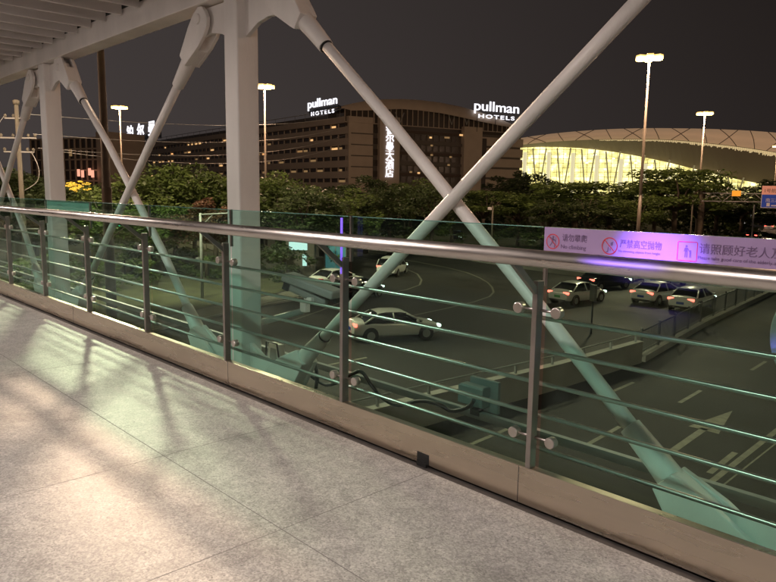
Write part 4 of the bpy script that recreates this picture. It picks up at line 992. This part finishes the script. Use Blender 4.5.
# ================================================================== CARS
def car(loc, heading, label, paint, kind='sedan', L_=4.7, W=1.82, Hh=1.46, tail=True, plate=m_plate, group='cars on the roads'):
    t_ = thing('car', label, 'car', loc, heading, group)
    hw = W/2
    if kind == 'sedan':
        st = [(0, .42, .80, .78), (.05, .34, .98, .86), (.35, .28, 1.05, .96), (1.0, .22, 1.04, 1), (2.1, .2, .98, 1), (3.2, .2, .96, 1), (3.6, .22, .94, .99), (4.2, .25, .84, .95), (4.55, .30, .72, .86), (4.7, .36, .58, .74)]
        cab = [(.55, 1.02, .80), (1.25, 1.40, .66), (1.7, 1.46, .64), (2.4, 1.44, .64), (2.75, 1.38, .65), (3.55, .95, .82)]
    else:
        st = [(0, .45, .95, .86), (.05, .36, 1.05, .92), (.3, .28, 1.08, .98), (1.0, .24, 1.07, 1), (2.1, .22, 1.04, 1), (3.2, .22, 1.02, 1), (3.6, .24, 1.0, .99), (4.2, .28, .92, .95), (4.55, .32, .80, .88), (4.7, .4, .62, .76)]
        cab = [(.10, 1.06, .86), (.45, 1.58, .72), (1.2, 1.68, .70), (2.2, 1.67, .70), (2.7, 1.58, .70), (3.5, 1.02, .84)]
    kx = L_/4.7
    q = MB(); ring_n = 12; vs = []
    for (x_, zb, zt_, w_) in st:
        w_ *= hw; zm = (zb+zt_)/2; half = [(0, zb), (w_*.82, zb), (w_*.97, zb+.1), (w_, zm), (w_*.97, zt_-.10), (w_*.80, zt_-.01), (0, zt_+.02)]
        full = half + [(-a_, b_) for a_, b_ in half[-2:0:-1]]
        vs += [((x_-2.35)*kx, a_, b_) for a_, b_ in full]
    nn = 12; fs = [(i*nn+k_, i*nn+(k_+1) % nn, (i+1)*nn+(k_+1) % nn, (i+1)*nn+k_) for i in range(len(st)-1) for k_ in range(nn)]
    fs += [tuple(range(nn)), tuple((len(st)-1)*nn+k_ for k_ in range(nn))]
    q.add(vs, fs, True); q.build('body', paint, t_, sub=2)
    q = MB(); vs = []
    for (x_, z_, w_) in cab:
        zb = .90; wt = w_*hw/.9; wb = hw*.93
        vs += [((x_-2.35)*kx, -wb, zb), ((x_-2.35)*kx, -wt, z_-.05), ((x_-2.35)*kx, -wt*.8, z_), ((x_-2.35)*kx, wt*.8, z_), ((x_-2.35)*kx, wt, z_-.05), ((x_-2.35)*kx, wb, zb)]
    nn = 6; fs = [(i*nn+k_, i*nn+k_+1, (i+1)*nn+k_+1, (i+1)*nn+k_) for i in range(len(cab)-1) for k_ in range(nn-1)] + [tuple(range(nn)), tuple((len(cab)-1)*nn+k_ for k_ in range(nn))]
    q.add(vs, fs, True); q.build('cabin_glass', m_glasscar, t_)
    # roof skin and pillars
    q = MB(); rs = cab[1:-1]; vs = []
    for (x_, z_, w_) in rs:
        wt = w_*hw/.9
        for a_, b_ in ((-wt*1.01, z_-.06), (-wt*.8, z_+.012), (0, z_+.03), (wt*.8, z_+.012), (wt*1.01, z_-.06)): vs.append(((x_-2.35)*kx, a_, b_))
    q.add(vs, [(i*5+k_, i*5+k_+1, (i+1)*5+k_+1, (i+1)*5+k_) for i in range(len(rs)-1) for k_ in range(4)], True); q.build('roof', paint, t_)
    for s_ in (-1, 1):
        q = MB()
        for (a_, b_) in ((0, 1), (-1, -2)):
            xa, za, wa = cab[a_]; xb, zb, wb = cab[b_]
            q.tube([((xa-2.35)*kx, s_*hw*.93, .96), ((xb-2.35)*kx, s_*wb*hw/.9*1.01, zb-.05)], .045, 6)
        xm = 2.1; q.tube([((xm-2.35)*kx, s_*hw*.945, .92), ((xm-.05-2.35)*kx, s_*.645*hw/.9*1.01*(1.1 if kind != 'sedan' else 1), (1.40 if kind == 'sedan' else 1.6))], .035, 6)
        q.build('pillars', paint, t_)
        MB().box(((3.25-2.35)*kx, s_*(hw+.09), 1.0), (.12, .2, .13)).build('mirror', paint, t_, bevel=.03)
        for x_ in (.85, 3.75):
            xx = (x_-2.35)*kx
            w_ = MB().tube([(xx, s_*(hw-.20), .33), (xx, s_*(hw+.012), .33)], .33, 20).build('wheel', m_tyre, t_, bevel=.03)
            MB().tube([(xx, s_*(hw+.013), .33), (xx, s_*(hw+.022), .33)], .21, 14).build('rim', m_rim, w_)
            MB().tube([(xx, s_*(hw-.24), .36), (xx, s_*(hw+.004), .36)], .39, 20).build('wheel_arch', m_dark, t_)
        MB().box(((.10-2.35)*kx, s_*hw*.68, .86 if kind == 'sedan' else .95), (.14, .42, .15)).build('tail_light', m_tail if tail else m_red, t_, bevel=.03)
        MB().box(((4.50-2.35)*kx, s_*hw*.66, .66 if kind == 'sedan' else .74), (.2, .36, .13)).build('headlight', m_head if tail else m_steel, t_, bevel=.03)
    MB().box(((-.0-2.35)*kx-.005, 0, .62), (.03, .46, .15)).build('number_plate', plate, t_)
    MB().box(((.03-2.35)*kx, 0, .36), (.08, W*.7, .12)).build('rear_bumper', m_dark, t_, bevel=.02)
    return t_
def hd(dx, dy): return math.atan2(dy, dx)
# location is the middle of the car
car((-24.6, 23.9, 0), hd(2.2, 3.6)+R(7), 'silver sedan driving right behind the post and rising brace', m_silver_car, plate=m_plate)
car((-35.6, 31.0, 0), hd(-1.0, 4), 'dark sedan with purple reflections behind the post left of the silver car', m_black_car)
car((-40.6, 33.2, 0), hd(-.5, 4), 'pale sedan partly hidden beyond the dark one at the shelter', m_silver_car, tail=False)
car((-43.9, 42.4, 0), hd(-2.0, 3.4), 'white van with red tail lights ahead on the left curve', m_white_car, 'van')
car((-24.9, 41.7, 0), hd(.25, 4), 'white sedan with green plate, leftmost of the white cars below the banner', m_white_car, plate=m_plateg)
car((-27.3, 49.6, 0), hd(.75, 4), 'black sedan just behind the leftmost white sedan', m_black_car)
car((-21.4, 46.2, 0), hd(.15, 4), 'white sedan with blue plate in the middle of the queue', m_white_car)
car((-18.6, 45.3, 0), hd(-.3, 4), 'white sedan nearest the picket fence', m_white_car)
car((-25.0, 55.3, 0), hd(.0, 4), 'white sedan just under the bright handrail', m_white_car)
car((-31.0, 66, 0), hd(.2, 4), 'dark van with red lights just beneath the banner', m_black_car, 'van')
car((-26.5, 69, 0), hd(.0, 4), 'black van with red lights beneath the banner icon', m_black_car, 'van')
car((-38.5, 68.5, 0), hd(.4, 4), 'small pale car beneath the banner start', m_white_car)
car((-22.0, 66.5, 0), hd(-.2, 4), 'dark red car at the right end under the banner', mat('car_red', (.16, .01, .012), .25), 'sedan')
car((-43.0, 128, 0), hd(-.6, 4), 'black car above the right end of the banner', m_black_car)
p_ = at(770, 230, 165)
car((p_.x, p_.y, max(0, p_.z-.1)), hd(-.8, 4), 'distant white car climbing the ramp at right', m_white_car, 'van')
car((-69, 80, .15), hd(3.2, -4), 'dark car with headlights on among trees under the brace crossing', m_black_car)
